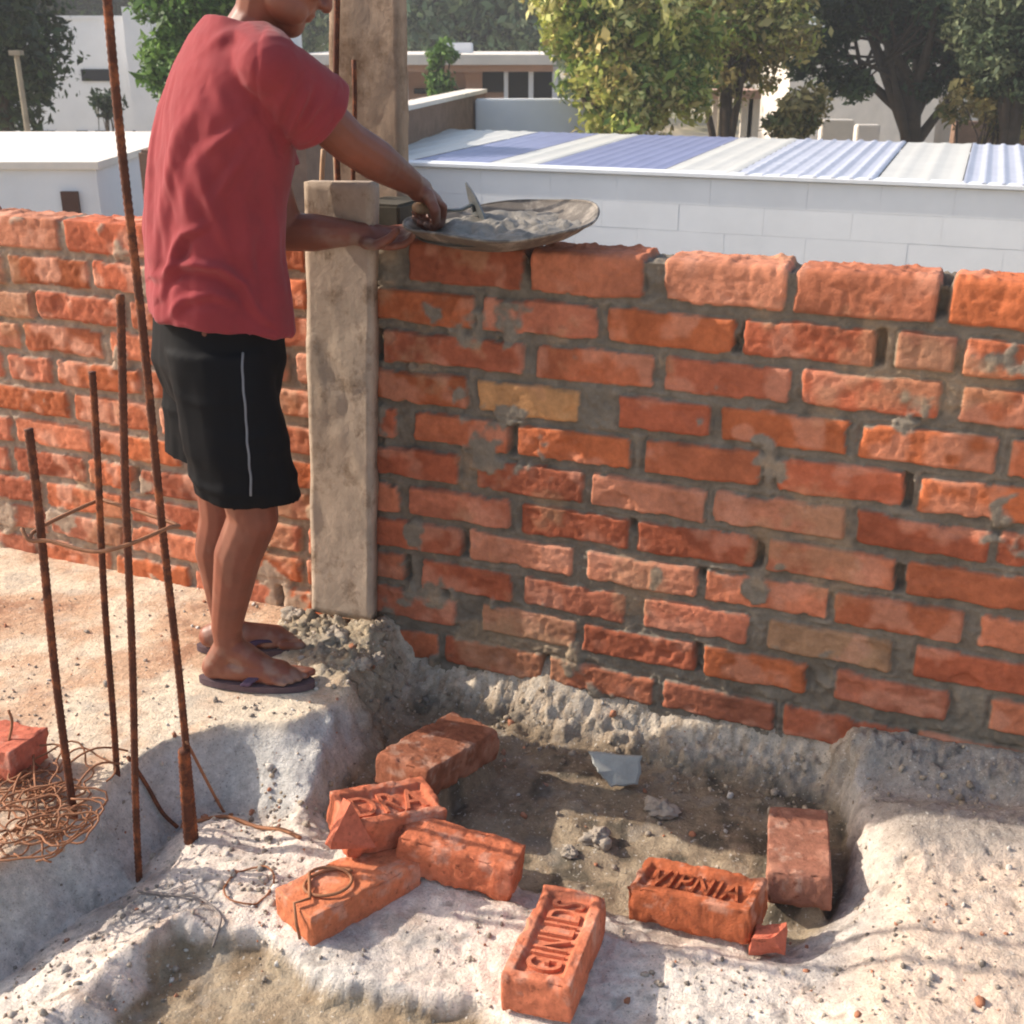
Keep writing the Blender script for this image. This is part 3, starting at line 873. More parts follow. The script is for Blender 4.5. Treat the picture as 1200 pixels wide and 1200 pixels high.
def loose_brick(key, seed, label, col, frog=None, group='loose bricks lying on the floor', frac=0.0, flip=False):
    loc, ypr, dim = BR[key]
    V, F, n1, n2 = brick_mesh(dim, seed, frog is not None, frac)
    c = col[None] * (1 + .10 * n1 + .10 * n2)[:, None]
    pl = sstep(.2, .7, fbm(V, 18, 3, seed + 20))[:, None] * .28
    c = c * (1 - pl) + lin(214, 160, 134) * pl
    du = (sstep(.2, .9, fbm(V, 34, 4, seed + 44, .65)) * (V[:, 2] > 0) * .26)[:, None]
    c = c * (1 - du) + lin(204, 184, 166) * du
    o = mesh_np('brick', V, F, M['brick'], col=np.clip(c, 0, 1))
    o.location = loc; o.rotation_euler = eul(ypr)
    tag(o, label, 'brick', group)
    if frog:
        t = bpy.data.curves.new('t', 'FONT'); t.body = frog; t.size = 1.0; t.align_x = 'CENTER'; t.align_y = 'CENTER'
        t.extrude = .0; t.space_character = 1.12; t.offset = .0
        to = bpy.data.objects.new('t', t); COL.objects.link(to)
        bpy.context.view_layer.update()
        dg = bpy.context.evaluated_depsgraph_get(); me = bpy.data.meshes.new_from_object(to.evaluated_get(dg))
        bpy.data.objects.remove(to); bpy.data.curves.remove(t)
        co = np.array([v.co[:] for v in me.vertices]); mn, mx = co.min(0), co.max(0)
        sx = dim[0] * .74 / (mx[0] - mn[0]); sy = dim[1] * .50 / (mx[1] - mn[1])
        bm = bmesh.new(); bm.from_mesh(me)
        for v in bm.verts:
            x = (v.co.x - (mn[0] + mx[0]) / 2) * sx; y = (v.co.y - (mn[1] + mx[1]) / 2) * sy
            if flip: x, y = -x, -y
            v.co = (x, y, 0)
        bmesh.ops.dissolve_limit(bm, angle_limit=.02, verts=bm.verts, edges=bm.edges)
        ex = bmesh.ops.extrude_face_region(bm, geom=bm.faces[:])
        for v in [g for g in ex['geom'] if isinstance(g, bmesh.types.BMVert)]:
            v.co.z += .0085
            v.co.x += (v.co.x > 1e9)
        bmesh.ops.recalc_face_normals(bm, faces=bm.faces)
        bm.to_mesh(me); bm.free()
        me.materials.clear(); me.materials.append(M['brick'])
        at = me.color_attributes.new('Col', 'FLOAT_COLOR', 'POINT')
        for d_ in at.data: d_.color = (*np.clip(col * 1.04, 0, 1), 1)
        me.name = 'lettering'
        lo = link('lettering', me, o); lo.location = (0, 0, dim[2] / 2 - .0125)
    return o

OR = lin(194, 98, 68); DKR = lin(150, 70, 48); BRN = lin(140, 86, 64)
loose_brick('F', 1, 'red brick with stamped letters on top, lying nearest the bottom edge pointing away', lin(194, 114, 84), frog='GINLIDS')
loose_brick('V', 2, 'red brick with stamped letters, lying crosswise at the right rim of the pit', lin(168, 92, 60), frog='VIPNIA')
loose_brick('R', 3, 'plain dull brown brick lying flat inside the pit behind the lettered brick', lin(146, 98, 80))
loose_brick('B', 4, 'half shaded brown brick leaning in the back left corner of the pit', lin(138, 86, 64))
loose_brick('A', 5, 'plain orange brick with a loop of wire lying on it', lin(198, 118, 82))
loose_brick('C', 6, 'narrow orange brick lying crosswise in the middle of the group of bricks', lin(190, 108, 76))
loose_brick('D', 7, 'broken lettered brick propped up behind the brick with the wire loop', lin(190, 108, 78), frog='DRA')
loose_brick('E', 8, 'red brick at the left edge of the picture with wire coiled around it', lin(188, 106, 84))

def shard(name, pts, thick, material, label, cat, seed, group=None, col=None):
    """broken flat piece: outline points (world), extruded downwards"""
    pts = [np.array(p, float) for p in pts]
    n = len(pts); c = sum(pts) / n
    nrm = np.cross(pts[1] - pts[0], pts[2] - pts[0]); nrm /= np.linalg.norm(nrm)
    if nrm[2] < 0: nrm = -nrm
    ring_o = []
    for i in range(n):
        a, b = pts[i], pts[(i + 1) % n]
        for k in range(5):
            q = a * (1 - k / 5) + b * k / 5
            q = q + (q - c) * rng.uniform(-.06, .04)
            ring_o.append(q)
    m = len(ring_o)
    V = [c + nrm * .002] + [c + (q - c) * .9 + nrm * rng.uniform(0, .002) for q in ring_o] + [q - nrm * .003 for q in ring_o] + [q - nrm * thick + (q - c) * rng.uniform(-.05, .03) for q in ring_o] + [c - nrm * thick]
    F = []
    for k in range(m):
        k2 = (k + 1) % m
        F.append((0, 1 + k, 1 + k2)); F.append((1 + k, 1 + m + k, 1 + m + k2, 1 + k2)); F.append((1 + m + k, 1 + 2 * m + k, 1 + 2 * m + k2, 1 + m + k2)); F.append((1 + 3 * m, 1 + 2 * m + k2, 1 + 2 * m + k))
    o = MB().add(V, F).build(name, material)
    if col is not None:
        at = o.data.color_attributes.new('Col', 'FLOAT_COLOR', 'POINT')
        for d_ in at.data: d_.color = (*(col * rng.uniform(.9, 1.08)), 1)
    tag(o, label, cat, group)
    return o

# standing triangular splinter of brick in front of the broken one
def hull(name, pts, col, mt, label, cat, group, jitter=.0):
    bm = bmesh.new()
    for p in pts: bm.verts.new(tuple(np.array(p, float)))
    r_ = bmesh.ops.convex_hull(bm, input=bm.verts)
    bmesh.ops.delete(bm, geom=[g for g in r_['geom_interior'] if isinstance(g, bmesh.types.BMVert)], context='VERTS')
    bmesh.ops.subdivide_edges(bm, edges=bm.edges, cuts=3, use_grid_fill=True)
    co = np.array([v.co[:] for v in bm.verts]); d = fbm(co, 55, 3, len(pts)) ; bm.normal_update()
    for v, q in zip(bm.verts, d): v.co += v.normal * float(q) * jitter
    me = bpy.data.meshes.new(name); bm.to_mesh(me); bm.free(); me.materials.append(M[mt])
    at = me.color_attributes.new('Col', 'FLOAT_COLOR', 'POINT')
    for d_, q in zip(at.data, fbm(co, 40, 3, 5)): d_.color = (*(col * (1 + .15 * q)), 1)
    return tag(link(name, me), label, cat, group)
w0, w1, w2 = onv(387, 996, 1.785), onv(441, 993, 1.835), onv(411, 940, 1.83)
bk_ = np.array([-.022, .030, .0])
hull('brick_piece', [w0, w1, w2, w0 + bk_ * .6, w1 + bk_, w2 + bk_ * .8 + np.array([0, 0, -.008]), w0 + np.array([.004, .0, .02])], lin(184, 104, 80), 'brick', 'triangular splinter of brick standing against the broken lettered brick', 'brick piece', 'broken brick pieces', .002)
cc_ = onz(899, 1102, -.07)
ch = [cc_ + np.array(q) for q in [(-.032, -.012, -.02), (.030, -.014, -.02), (.038, .022, -.02), (-.026, .024, -.02), (-.030, -.010, .012), (.004, -.016, .018), (.030, .004, .026), (.036, .020, .022), (-.014, .022, .016)]]
hull('brick_piece', ch, lin(190, 104, 80), 'brick', 'small broken brick chip in front of the lettered brick on the pit rim', 'brick piece', 'broken brick pieces', .004)
# pale tile fragment and lumps in the pit
s3 = [onz(688, 880, -.10), onz(752, 886, -.10), onz(748, 920, -.155), onz(716, 922, -.16), onz(700, 905, -.13)]
shard('tile_piece', s3, .014, M['tile_grey'], 'pale grey broken slab piece lying at the back of the pit', 'tile piece', 33)

def lump(px, py, z, r, material, label, seed, squash=.7, group='lumps of mortar'):
    p = onz(px, py, z)
    m = MB().ellipsoid((0, 0, 0), (r, r * .85, r * squash), n=40, m=26)
    V = np.array(m.v)
    d = 1 + (.42 * fbm(V / r, 1.5, 4, seed, .6) - .25 * np.abs(fbm(V / r, 3.2, 3, seed + 2)))[:, None]
    V = V * d
    o = mesh_np('mortar_lump', V, np.array(m.f), material)
    o.location = (p[0], p[1], floor_z(p[0], p[1]) + r * squash * .45)
    tag(o, label, 'mortar lump', group)
    return o
lump(700, 985, -.16, .032, M['mortar_dry'], 'grey mortar lump in the middle of the pit floor', 61)
# 
lump(668, 1000, -.16, .020, M['mortar_dry'], 'small mortar lump beside the narrow brick', 62)
lump(775, 945, -.16, .040, M['mortar_dry'], 'flat mortar lump below the pale slab piece', 63, .4)
lump(392, 748, .02, .034, M['mortar_dry'], 'pale mortar lump dropped at the foot of the short plank', 65, .6)
lump(440, 762, .02, .030, M['mortar_dry'], 'mortar lump at the corner of the wall and the pit', 66, .6)
lump(345, 722, .02, .030, M['mortar_dry'], 'mortar lump against the wall between the legs and the plank', 67, .6)
lump(420, 780, .02, .026, M['mortar_dry'], 'mortar lump just past the toes of the sandal', 68, .6)

# ------------------------------------------------------------------ bars standing out of the floor
def bar(pts, r, label, mt='rust', name='rebar', group='rusty bars standing in the floor', ribs=True, n=10):
    pts = np.array(pts, float)
    # resample, add slight bend and rolled ribs
    seg = np.linalg.norm(np.diff(pts, axis=0), axis=1); cum = np.concatenate([[0], np.cumsum(seg)])
    N_ = max(int(cum[-1] / .0055), 8)
    tt = np.linspace(0, cum[-1], N_)
    q = np.stack([np.interp(tt, cum, pts[:, k]) for k in range(3)], 1)
    q[:, 0] += .0015 * np.sin(tt * 9 + len(label)); q[:, 1] += .0015 * np.cos(tt * 7)
    rr = r * (1 + .0 * tt)
    if ribs:
        rr = r * np.where(np.arange(N_) % 2 == 0, 1.09, .95)
    o = MB().tube(q, list(rr), n).build(name, M[mt], smooth=True)
    return tag(o, label, 'steel bar' if name == 'rebar' else 'wire', group)

def upright(px0, py0, px1, py1, z0, lean=0.0):
    a = onz(px0, py0, z0); b = onv(px1, py1, a[1] + lean)
    return a, b
A0, A1 = upright(86, 962, 33, 503, -.02)
B0, B1 = upright(136, 905, 107, 436, .0)
C0, C1 = upright(163, 1030, 140, 345, -.15)
D0, D1 = upright(229, 978, 118, -70, -.10)
S0, S1 = upright(222, 980, 216, 878, -.10)
dn2 = np.array([0, 0, -.08])
bar([A0 + dn2, A0, A1], .0075, 'leftmost rusty bar, the shortest of the four, near the left edge')
bar([B0 + dn2, B0, B1], .0065, 'thin rusty bar second from the left, at the back of the stirrup')
bar([C0 + dn2, C0, C1], .0068, 'rusty bar with a grey dusty foot, third from the left')
bd = D0 + np.array([.0, 0, 0])
bar([D0 + dn2, D0, D1], .0072, 'longest rusty bar, rising from the thick stub out of the top of the frame')
bar([S0 + dn2, S0, S1], .0115, 'short thick rusty stub standing beside the foot of the longest bar')

def wire(pts, r, label, closed=False, group='loose wires', smooth_n=0, name='binding_wire', mt='wire'):
    pts = [np.array(p, float) for p in pts]
    if smooth_n:
        P = pts if not closed else [pts[-1]] + pts + [pts[0], pts[1]]
        if not closed: P = [2 * pts[0] - pts[1]] + pts + [2 * pts[-1] - pts[-2]]
        out = []
        for i in range(1, len(P) - 2):
            for k in range(smooth_n):
                t = k / smooth_n
                out.append(.5 * ((2 * P[i]) + (-P[i - 1] + P[i + 1]) * t + (2 * P[i - 1] - 5 * P[i] + 4 * P[i + 1] - P[i + 2]) * t * t + (-P[i - 1] + 3 * P[i] - 3 * P[i + 1] + P[i + 2]) * t ** 3))
        out.append(P[-2]); pts = out
    o = MB().tube(pts, r, 6).build(name, M[mt], smooth=True)
    return tag(o, label, 'wire', group)

# stirrup tying the four bars
def at_bar(a, b, py):      # point of the bar at pixel height py
    lo, hi = 0.0, 1.0
    for _ in range(30):
        m_ = (lo + hi) / 2; p = a + (b - a) * m_; d = p - CAM
        y = 600 - FPX * (d @ np.array([0, sin(PITCH), cos(PITCH)])) / (d @ np.array([0, cos(PITCH), -sin(PITCH)]))
        if y > py: lo = m_
        else: hi = m_
    return a + (b - a) * lo
sa, sb, sc_, sd_ = at_bar(A0, A1, 628), at_bar(B0, B1, 590), at_bar(C0, C1, 636), at_bar(D0, D1, 616)
loop = [sa + np.array([-.012, -.02, 0]), sa + np.array([-.006, .012, .01]), sb + np.array([-.01, .012, 0]), sb + np.array([.012, .01, 0]), sd_ + np.array([.02, .008, 0]), sd_ + np.array([.012, -.012, 0]), sc_ + np.array([0, -.012, 0]), sc_ + np.array([-.06, -.016, -.01]), sa + np.array([.02, -.014, -.004])]
wire(loop + [loop[0], loop[0] + np.array([-.015, .01, .02])], .0038, 'bent stirrup of thin rod tied around the four upright bars', group='stirrups', name='stirrup', smooth_n=4)

# wire tangle at the left
tg = MB()
r8 = random.Random(4)
for k in range(30):
    cx, cy = r8.uniform(0, 88), r8.uniform(900, 985)
    z = r8.uniform(.01, .05)
    c = onz(cx, cy, z); rad = r8.uniform(.03, .075); ph = r8.uniform(0, 6.28); tilt = r8.uniform(-.5, .9); sp = r8.uniform(3.5, 8.5)
    pts = []
    for i in range(34):
        a = ph + sp * i / 33
        q = np.array([cos(a) * rad, sin(a) * rad * cos(tilt), sin(a) * rad * sin(tilt) * .6]) * (1 + .35 * sin(1.7 * a + k) + .15 * sin(5 * a + 2 * k))
        p = c + q; p[2] = max(p[2], .006)
        pts.append(p)
    tg.tube(pts, .0022, 5)
for (a, b) in [((0, 940), (70, 905)), ((70, 905), (150, 880)), ((10, 960), (35, 900)), ((40, 870), (45, 960)), ((0, 985), (90, 960)), ((85, 930), (140, 895))]:
    p, q = onz(*a, .02), onz(*b, .02)
    tg.tube([p + (q - p) * t + np.array([0, 0, .03 * sin(pi * t)]) for t in np.linspace(0, 1, 10)], .0024, 5)
o = tg.build('wire_tangle', M['wire'], smooth=True)
tag(o, 'tangled heap of rusty binding wire beside the leftmost bar', 'wire')
wire([onz(5, 888, .05), onz(14, 850, .11), onz(10, 832, .14)], .003, 'wire end sticking up in front of the brick at the left edge', smooth_n=6)
def fz(px, py, z, up=.004):
    p = onz(px, py, z); p[2] = floor_z(p[0], p[1]) + up + .003; return p
wire([at_bar(D0, D1, 866) + np.array([.004, -.008, 0]), fz(256, 908, -.06), fz(268, 918, -.07, .002)], .0034, 'thin rusty wire slanting down from the longest bar to the ground', smooth_n=6)
wire([fz(228, 935, -.06), fz(262, 930, -.07), fz(300, 950, -.09), fz(330, 968, -.09), fz(352, 985, -.09)], .0042, 'rusty wire lying from the stub towards the pit edge', smooth_n=6)
wire([fz(150, 890, .0, .006), fz(168, 896, .0, .01), fz(185, 915, -.03, .02), fz(203, 930, -.06, .006)], .0048, 'dark bent rod end lying over the grey edge between the bars', smooth_n=6, mt='rust')
wire([fz(160, 1032, -.09), fz(195, 1042, -.09), fz(232, 1052, -.09), fz(256, 1072, -.09), fz(258, 1085, -.09), fz(248, 1100, -.1)], .0026, 'thin grey wire curling over the pale ground below the stub', smooth_n=6, mt='rust_dusty')
rg_c = onz(292, 1036, -.085)
rg_pts = []
for i in range(40):
    a = i / 39 * 6.6 + 1.2
    p = rg_c + np.array([cos(a) * .047, sin(a) * .056, 0]); p[2] = floor_z(p[0], p[1]) + .006 + .004 * sin(2 * a); rg_pts.append(p)
wire(rg_pts, .0020, 'ring of thin wire lying on the pale floor left of the orange brick', mt='wire')
# ring lying on the orange brick
loc, ypr, dim = BR['A']; RA = np.array(eul(ypr).to_matrix())
pts = []
for i in range(46):
    a = i / 45 * 8.2
    q = RA @ np.array([-.045 + cos(a) * (.052 - .0003 * i), .002 + sin(a) * (.034 + .0003 * i), dim[2] / 2 + .004 + .004 * (i / 45)]) + np.array(loc); pts.append(q)
pts += [RA @ np.array([-.10, -.02, dim[2] / 2 + .008]) + np.array(loc), RA @ np.array([-.128, -.012, dim[2] / 2 + .008]) + np.array(loc), RA @ np.array([-.137, -.03, dim[2] / 2 - .02]) + np.array(loc), fz(352, 1105, -.09)]
wire(pts, .0032, 'loop of wire lying on top of the plain orange brick')

# ------------------------------------------------------------------ pan, mortar, trowel
PC = np.array([-.022, 2.700, WH])
pc = onz(588, 268, WH + .05); PC = np.array([pc[0], pc[1], 0])
def make_pan():
    root = empty('mixing_pan', (PC[0], PC[1], WH + .012), 'shallow round steel pan with mortar resting on top of the brick wall', 'pan')
    prof = [(0, .0), (.10, .001), (.13, .004), (.16, .013), (.185, .026), (.205, .040), (.213, .046), (.2145, .048), (.212, .049), (.203, .043), (.183, .030), (.158, .017), (.128, .008), (.10, .005), (0, .004)]
    n = 56; V, F = [], []
    for (r, z) in prof:
        for k in range(n):
            a = 2 * pi * k / n
            wob = 1 + .012 * sin(3 * a + .5) + .006 * sin(7 * a)
            V.append((r * wob * cos(a), r * wob * sin(a), z + (r / .21) ** 3 * (.007 * sin(2 * a + .4) + .003 * sin(5 * a))))
    for i in range(len(prof) - 1):
        for k in range(n):
            F.append((i * n + k, i * n + (k + 1) % n, (i + 1) * n + (k + 1) % n, (i + 1) * n + k))
    o = mesh_np('pan_bowl', V, F, M['pan'], parent=root)
    m = MB(); ring = [(.2135 * (1 + .012 * sin(3 * a + .5) + .006 * sin(7 * a)) * cos(a), .2135 * (1 + .012 * sin(3 * a + .5) + .006 * sin(7 * a)) * sin(a), .0475 + (1.02) ** 3 * (.007 * sin(2 * a + .4) + .003 * sin(5 * a))) for a in np.linspace(0, 2 * pi, 60)]
    m.tube(ring, .0035, 6, cap=False); m.build('rim', M['pan'], root, smooth=True)
    root.rotation_euler = (radians(2.4), radians(-3.5), 0); root.location.z += .012
    # mortar inside
    n2, nr = 60, 26; V, F = [], []
    for i in range(nr + 1):
        r = .188 * i / nr
        for k in range(n2):
            a = 2 * pi * k / n2; V.append((r * cos(a), r * sin(a), 0))
    V = np.array(V); rr = np.hypot(V[:, 0], V[:, 1])
    hgt = .023 + .011 * fbm(V[:, :2], 14, 4, 5) + .010 * np.abs(fbm(V[:, :2], 40, 3, 6)) + .012 * sstep(.06, -.12, V[:, 0]) * sstep(.19, .1, rr)
    edge = .014 + .30 * np.maximum(rr - .153, 0) + .0
    V[:, 2] = np.where(rr > .150, np.minimum(hgt, edge + .012), hgt)
    V[rr > .180, 2] = .026
    for i in range(nr):
        for k in range(n2):
            F.append((i * n2 + k, i * n2 + (k + 1) % n2, (i + 1) * n2 + (k + 1) % n2, (i + 1) * n2 + k))
    mo = mesh_np('mortar_heap', V, F, M['mortar_wet'])
    mo.location = root.location; mo.rotation_euler = root.rotation_euler
    tag(mo, 'wet grey lumpy mortar heaped inside the steel pan', 'mortar')
make_pan()

# ------------------------------------------------------------------ the worker
def P3(px, py, Y): return onv(px, py, Y)
FWD = np.array([.86, .51, 0]); RGT = np.array([.51, -.86, 0]); UP = np.array([0, 0, 1.0])

R_SH = P3(322, 84, 2.36); R_EL = P3(408, 166, 2.47); R_WR = P3(482, 214, 2.60); R_HD = P3(508, 230, 2.645)
L_SH = np.array([-.60, 2.66, 1.37]); L_EL = P3(335, 272, 2.66); L_WR = P3(412, 273, 2.66); L_HD = P3(448, 276, 2.675)
hipR, hipL = np.array([-.625, 2.425, .86]), np.array([-.665, 2.575, .86])
knR, knL = P3(297, 606, 2.40), P3(262, 604, 2.57)
anR, anL = P3(268, 756, 2.425), P3(266, 740, 2.585)
knR[2] = max(knR[2], .40)

def make_person():
    b = MB()
    # trunk
    for c, ra, rf, rz in [((-.645, 2.5, .90), .155, .115, .13), ((-.64, 2.5, 1.02), .145, .105, .15), ((-.60, 2.5, 1.18), .165, .115, .17), ((-.56, 2.5, 1.31), .165, .10, .12)]:
        R = np.stack([RGT, FWD, UP], 1)
        b.ellipsoid(c, (ra, rf, rz), R)
    neck0 = np.array([-.53, 2.5, 1.40]); HC = P3(331, -42, 2.48)
    b.chain([neck0, np.array([-.49, 2.5, 1.46]), HC + np.array([-.03, 0, -.03])], [.062, .056, .055])
    # head bowed towards the pan
    look = np.array([.80, .22, -.56]); look /= np.linalg.norm(look)
    side = np.cross(look, UP); side /= np.linalg.norm(side); hup = np.cross(side, look)
    RH = np.stack([side, look, hup], 1)
    hp = lambda x, y, z: HC + RH @ np.array([x, y, z])
    b.ellipsoid(hp(0, -.012, .030), (.074, .095, .088), RH, 20, 14)
    b.ellipsoid(hp(0, .030, -.030), (.060, .066, .075), RH, 18, 12)
    b.ellipsoid(hp(0, .060, -.082), (.034, .034, .030), RH)           # chin
    b.ellipsoid(hp(.032, .040, -.060), (.030, .045, .034), RH); b.ellipsoid(hp(-.032, .040, -.060), (.030, .045, .034), RH)
    b.ellipsoid(hp(.036, .068, -.012), (.022, .020, .018), RH); b.ellipsoid(hp(-.036, .068, -.012), (.022, .020, .018), RH)  # cheeks
    b.ellipsoid(hp(0, .082, .034), (.050, .014, .012), RH)            # brow
    b.cone(hp(0, .090, .018), .009, hp(0, .108, -.018), .013)         # nose
    b.ellipsoid(hp(.012, .098, -.022), (.009, .011, .008), RH); b.ellipsoid(hp(-.012, .098, -.022), (.009, .011, .008), RH)
    b.ellipsoid(hp(0, .090, -.046), (.022, .010, .006), RH); b.ellipsoid(hp(0, .088, -.057), (.019, .010, .007), RH)  # lips
    for s in (1, -1):
        b.ellipsoid(hp(.075 * s, -.012, .0), (.010, .022, .032), RH); b.ellipsoid(hp(.074 * s, -.006, -.026), (.008, .011, .011), RH)
    # arms
    b.chain([R_SH, R_EL, R_EL * .55 + R_WR * .45, R_WR], [.054, .043, .043, .028])
    b.chain([L_SH, L_EL, L_EL * .55 + L_WR * .45, L_WR], [.052, .042, .042, .028])
    # right hand: fist around the trowel handle
    def hand(wr, hd, palm_n, fing, thumb, rs):
        d = hd - wr; d /= np.linalg.norm(d)
        pn = palm_n - (palm_n @ d) * d; pn /= np.linalg.norm(pn)
        sd_ = np.cross(d, pn)
        Rp = np.stack([sd_, d, pn], 1)
        b.cone(wr, .025, wr + d * .03, .028)
        b.ellipsoid(wr + d * .055, (.040, .046, .019), Rp, 18, 12)
        for i, (off, L) in enumerate([(-.030, .95), (-.010, 1.05), (.011, 1.0), (.030, .8)]):
            p = wr + d * .085 + sd_ * off; a = 0.0; pts = [p - d * .03, p]
            for ang, ln in zip(fing, (.040, .026, .022)):
                a += ang
                p = p + (d * cos(a) + pn * sin(a)) * ln * L; pts.append(p)
            b.chain(pts, [.0098, .0105, .0095, .0088, .0078], 10)
        q = wr + d * .030 - sd_ * .030 * thumb
        t1 = q + (d * .55 - sd_ * thumb * .62 + pn * .45) * .040
        t2 = t1 + (d * .80 + pn * .62 + sd_ * thumb * .15) * .032
        t3 = t2 + (d * .60 + pn * .55 + sd_ * thumb * .55) * .024
        b.chain([q, t1, t2, t3], [.014, .0125, .0105, .0088], 10)
    hand(R_WR, R_HD + np.array([.01, .01, -.02]), np.array([-.25, .1, -1.0]), (.95, 1.25, .9), 1, 1)
    hand(L_WR, L_HD + np.array([0.0, .0, -.004]), np.array([.05, -.55, 1.0]), (.35, .55, .5), -1, 1)
    # legs
    b.chain([hipR, knR, knR * .72 + anR * .28 + np.array([-.018, 0, 0]), anR + np.array([0, 0, .05]), anR], [.085, .056, .054, .036, .033])
    b.chain([hipL, knL, knL * .72 + anL * .28 + np.array([-.018, 0, 0]), anL + np.array([0, 0, .05]), anL], [.085, .056, .053, .036, .033])
    feet = []
    for an, yaw in ((anR, radians(-7)), (anL, radians(2))):
        f = np.array([cos(yaw), sin(yaw), 0]); s_ = np.array([-sin(yaw), cos(yaw), 0])
        g = an.copy(); g[2] = .018
        z0 = np.array([0, 0, 1.0])
        heel = g - f * .040 + z0 * .026
        b.cone(heel, .031, an + z0 * .0, .034)
        b.chain([heel, g + f * .05 + z0 * .026, g + f * .12 + z0 * .020, g + f * .150 + z0 * .014], [.029, .034, .031, .018])
        b.cone(an, .033, g + f * .095 + z0 * .026, .026)
        b.cone(g + f * .10 - s_ * .012 + z0 * .016, .024, g + f * .14 - s_ * .012 + z0 * .014, .016); b.cone(g + f * .10 + s_ * .014 + z0 * .016, .024, g + f * .14 + s_ * .014 + z0 * .014, .016)
        inner = 1 if an is anR else -1
        for k, (so, ln, rt) in enumerate([(.030, .046, .0125), (.011, .044, .0095), (-.005, .038, .009), (-.019, .030, .0085), (-.032, .022, .008)]):
            p = g + f * (.140 - .006 * k) + s_ * so * inner + z0 * .013
            b.cone(p, rt, p + f * ln - z0 * .003, rt * .92, 10)
        feet.append((g, f, s_, inner))
    co, no, tri = b.skin('person', .0036, 5)
    base = lin(124, 70, 52)
    n = fbm(co, 16, 3, 7)
    c = base[None] * (1 + .08 * n)[:, None]
    c = c * (1 - .22 * sstep(.1, .7, fbm(co, 7, 3, 19)))[:, None]
    dist_h = np.minimum(np.linalg.norm(co - R_HD, axis=1), np.linalg.norm(co - L_HD, axis=1))
    dust = np.maximum(sstep(.22, .04, dist_h), sstep(.16, .02, co[:, 2])) * sstep(-.1, .6, fbm(co, 28, 4, 23) + .15)
    c = c * (1 - .5 * dust)[:, None] + lin(150, 132, 118)[None] * (.5 * dust)[:, None]
    shin = (co[:, 2] < .5) * sstep(.2, .6, fbm(co * np.array([[1, 1, .4]]), 24, 3, 29)) * .25
    c = c * (1 - shin)[:, None] + lin(158, 112, 92)[None] * shin[:, None]
    body = mesh_np('person', co, tri, M['skin'], col=np.clip(c, 0, 1))
    tag(body, 'man in red t-shirt and black shorts bending over a pan on the wall', 'person')
    for s in (1, -1):
        MB().ellipsoid(hp(.031 * s, .0835, .014), (.012, .006, .007), RH).build('eye', M['eye'], body, smooth=True)
    # hair
    h = MB()
    h.ellipsoid(hp(0, -.024, .044), (.080, .098, .085), RH, 28, 18); h.ellipsoid(hp(0, -.062, .0), (.068, .058, .075), RH, 24, 16)
    hv, hn, ht = h.skin('hair', .005, 3)
    hv = hv + hn * (.003 * fbm(hv, 90, 3, 3))[:, None]
    mesh_np('hair', hv, ht, M['hair'], parent=body)

    # ---------------- t-shirt
    s = MB()
    def ring(c, ra, rf, n=40, twist=0.0, drop=0.0, sq=2.3):
        pts = []
        for k in range(n):
            a = 2 * pi * k / n
            ca, sa_ = cos(a), sin(a)
            rr = (abs(ca) ** sq + abs(sa_) ** sq) ** (-1 / sq)
            p = np.array(c) + RGT * ra * ca * rr + FWD * rf * sa_ * rr
            p[2] += drop * sa_
            pts.append(p)
        return pts
    s.loft([ring((-.626, 2.49, .858), .180, .148, drop=-.026), ring((-.628, 2.49, .915), .181, .145, drop=-.012), ring((-.630, 2.495, 1.00), .178, .138), ring((-.618, 2.5, 1.10), .180, .137),
            ring((-.596, 2.5, 1.20), .188, .136), ring((-.575, 2.5, 1.29), .192, .128), ring((-.555, 2.5, 1.36), .178, .112, drop=-.01), ring((-.540, 2.5, 1.41), .135, .092, drop=-.02), ring((-.528, 2.5, 1.443), .080, .072, drop=-.025)])
    sl_end = R_SH + (R_EL - R_SH) * .56
    d = (R_EL - R_SH) / np.linalg.norm(R_EL - R_SH)
    in_ = R_SH - RGT * .03 + UP * .0
    s.chain([R_SH - RGT * .085 + UP * .014, R_SH - d * .01], [.078, .066])
    def tubering(c, r0, dd, n=26, f=1.0):
        a = np.cross(dd, UP); a /= np.linalg.norm(a); bb = np.cross(a, dd)
        return [c + a * r0 * cos(2 * pi * k / n) + bb * r0 * f * sin(2 * pi * k / n) for k in range(n)]
    s.loft([tubering(R_SH - d * .03, .050, d), tubering(R_SH + d * .01, .064, d, f=1.05), tubering(R_SH + d * .08, .068, d, f=1.14), tubering(sl_end, .067, d, f=1.16)])
    dl = (L_EL - L_SH) / np.linalg.norm(L_EL - L_SH)
    s.chain([L_SH - (-RGT) * .06, L_SH], [.078, .070])
    s.loft([tubering(L_SH - dl * .05, .070, dl), tubering(L_SH + dl * .06, .074, dl), tubering(L_SH + dl * .19, .070, dl)])
    V, Nn, T = s.skin('t_shirt', .0044, 9)
    # folds: long soft drapes, compression folds above the hem on the back, pull lines from the arm
    a1 = (V - np.array([-.62, 2.5, 0])) @ RGT; f1 = (V - np.array([-.62, 2.5, 0])) @ FWD; z = V[:, 2]
    ang = np.arctan2(a1, -f1)
    q = np.stack([ang * .16 + .05 * np.sin(z * 5), z * .16, 0 * z], 1)
    drape = fbm(q, 16, 3, 4)
    q2 = np.stack([ang * .1 + z * .35, z * 1.0 - ang * .08, 0 * z], 1)
    crease = 1 - np.abs(vnoise(q2, 14, 9)) * 2.2
    low = sstep(1.12, .95, z) * sstep(.80, .88, z)
    arm = sstep(.22, .02, np.linalg.norm(V - (R_SH - UP * .10 + RGT * -.02), axis=1))
    disp = .007 * drape * sstep(1.40, 1.25, z)
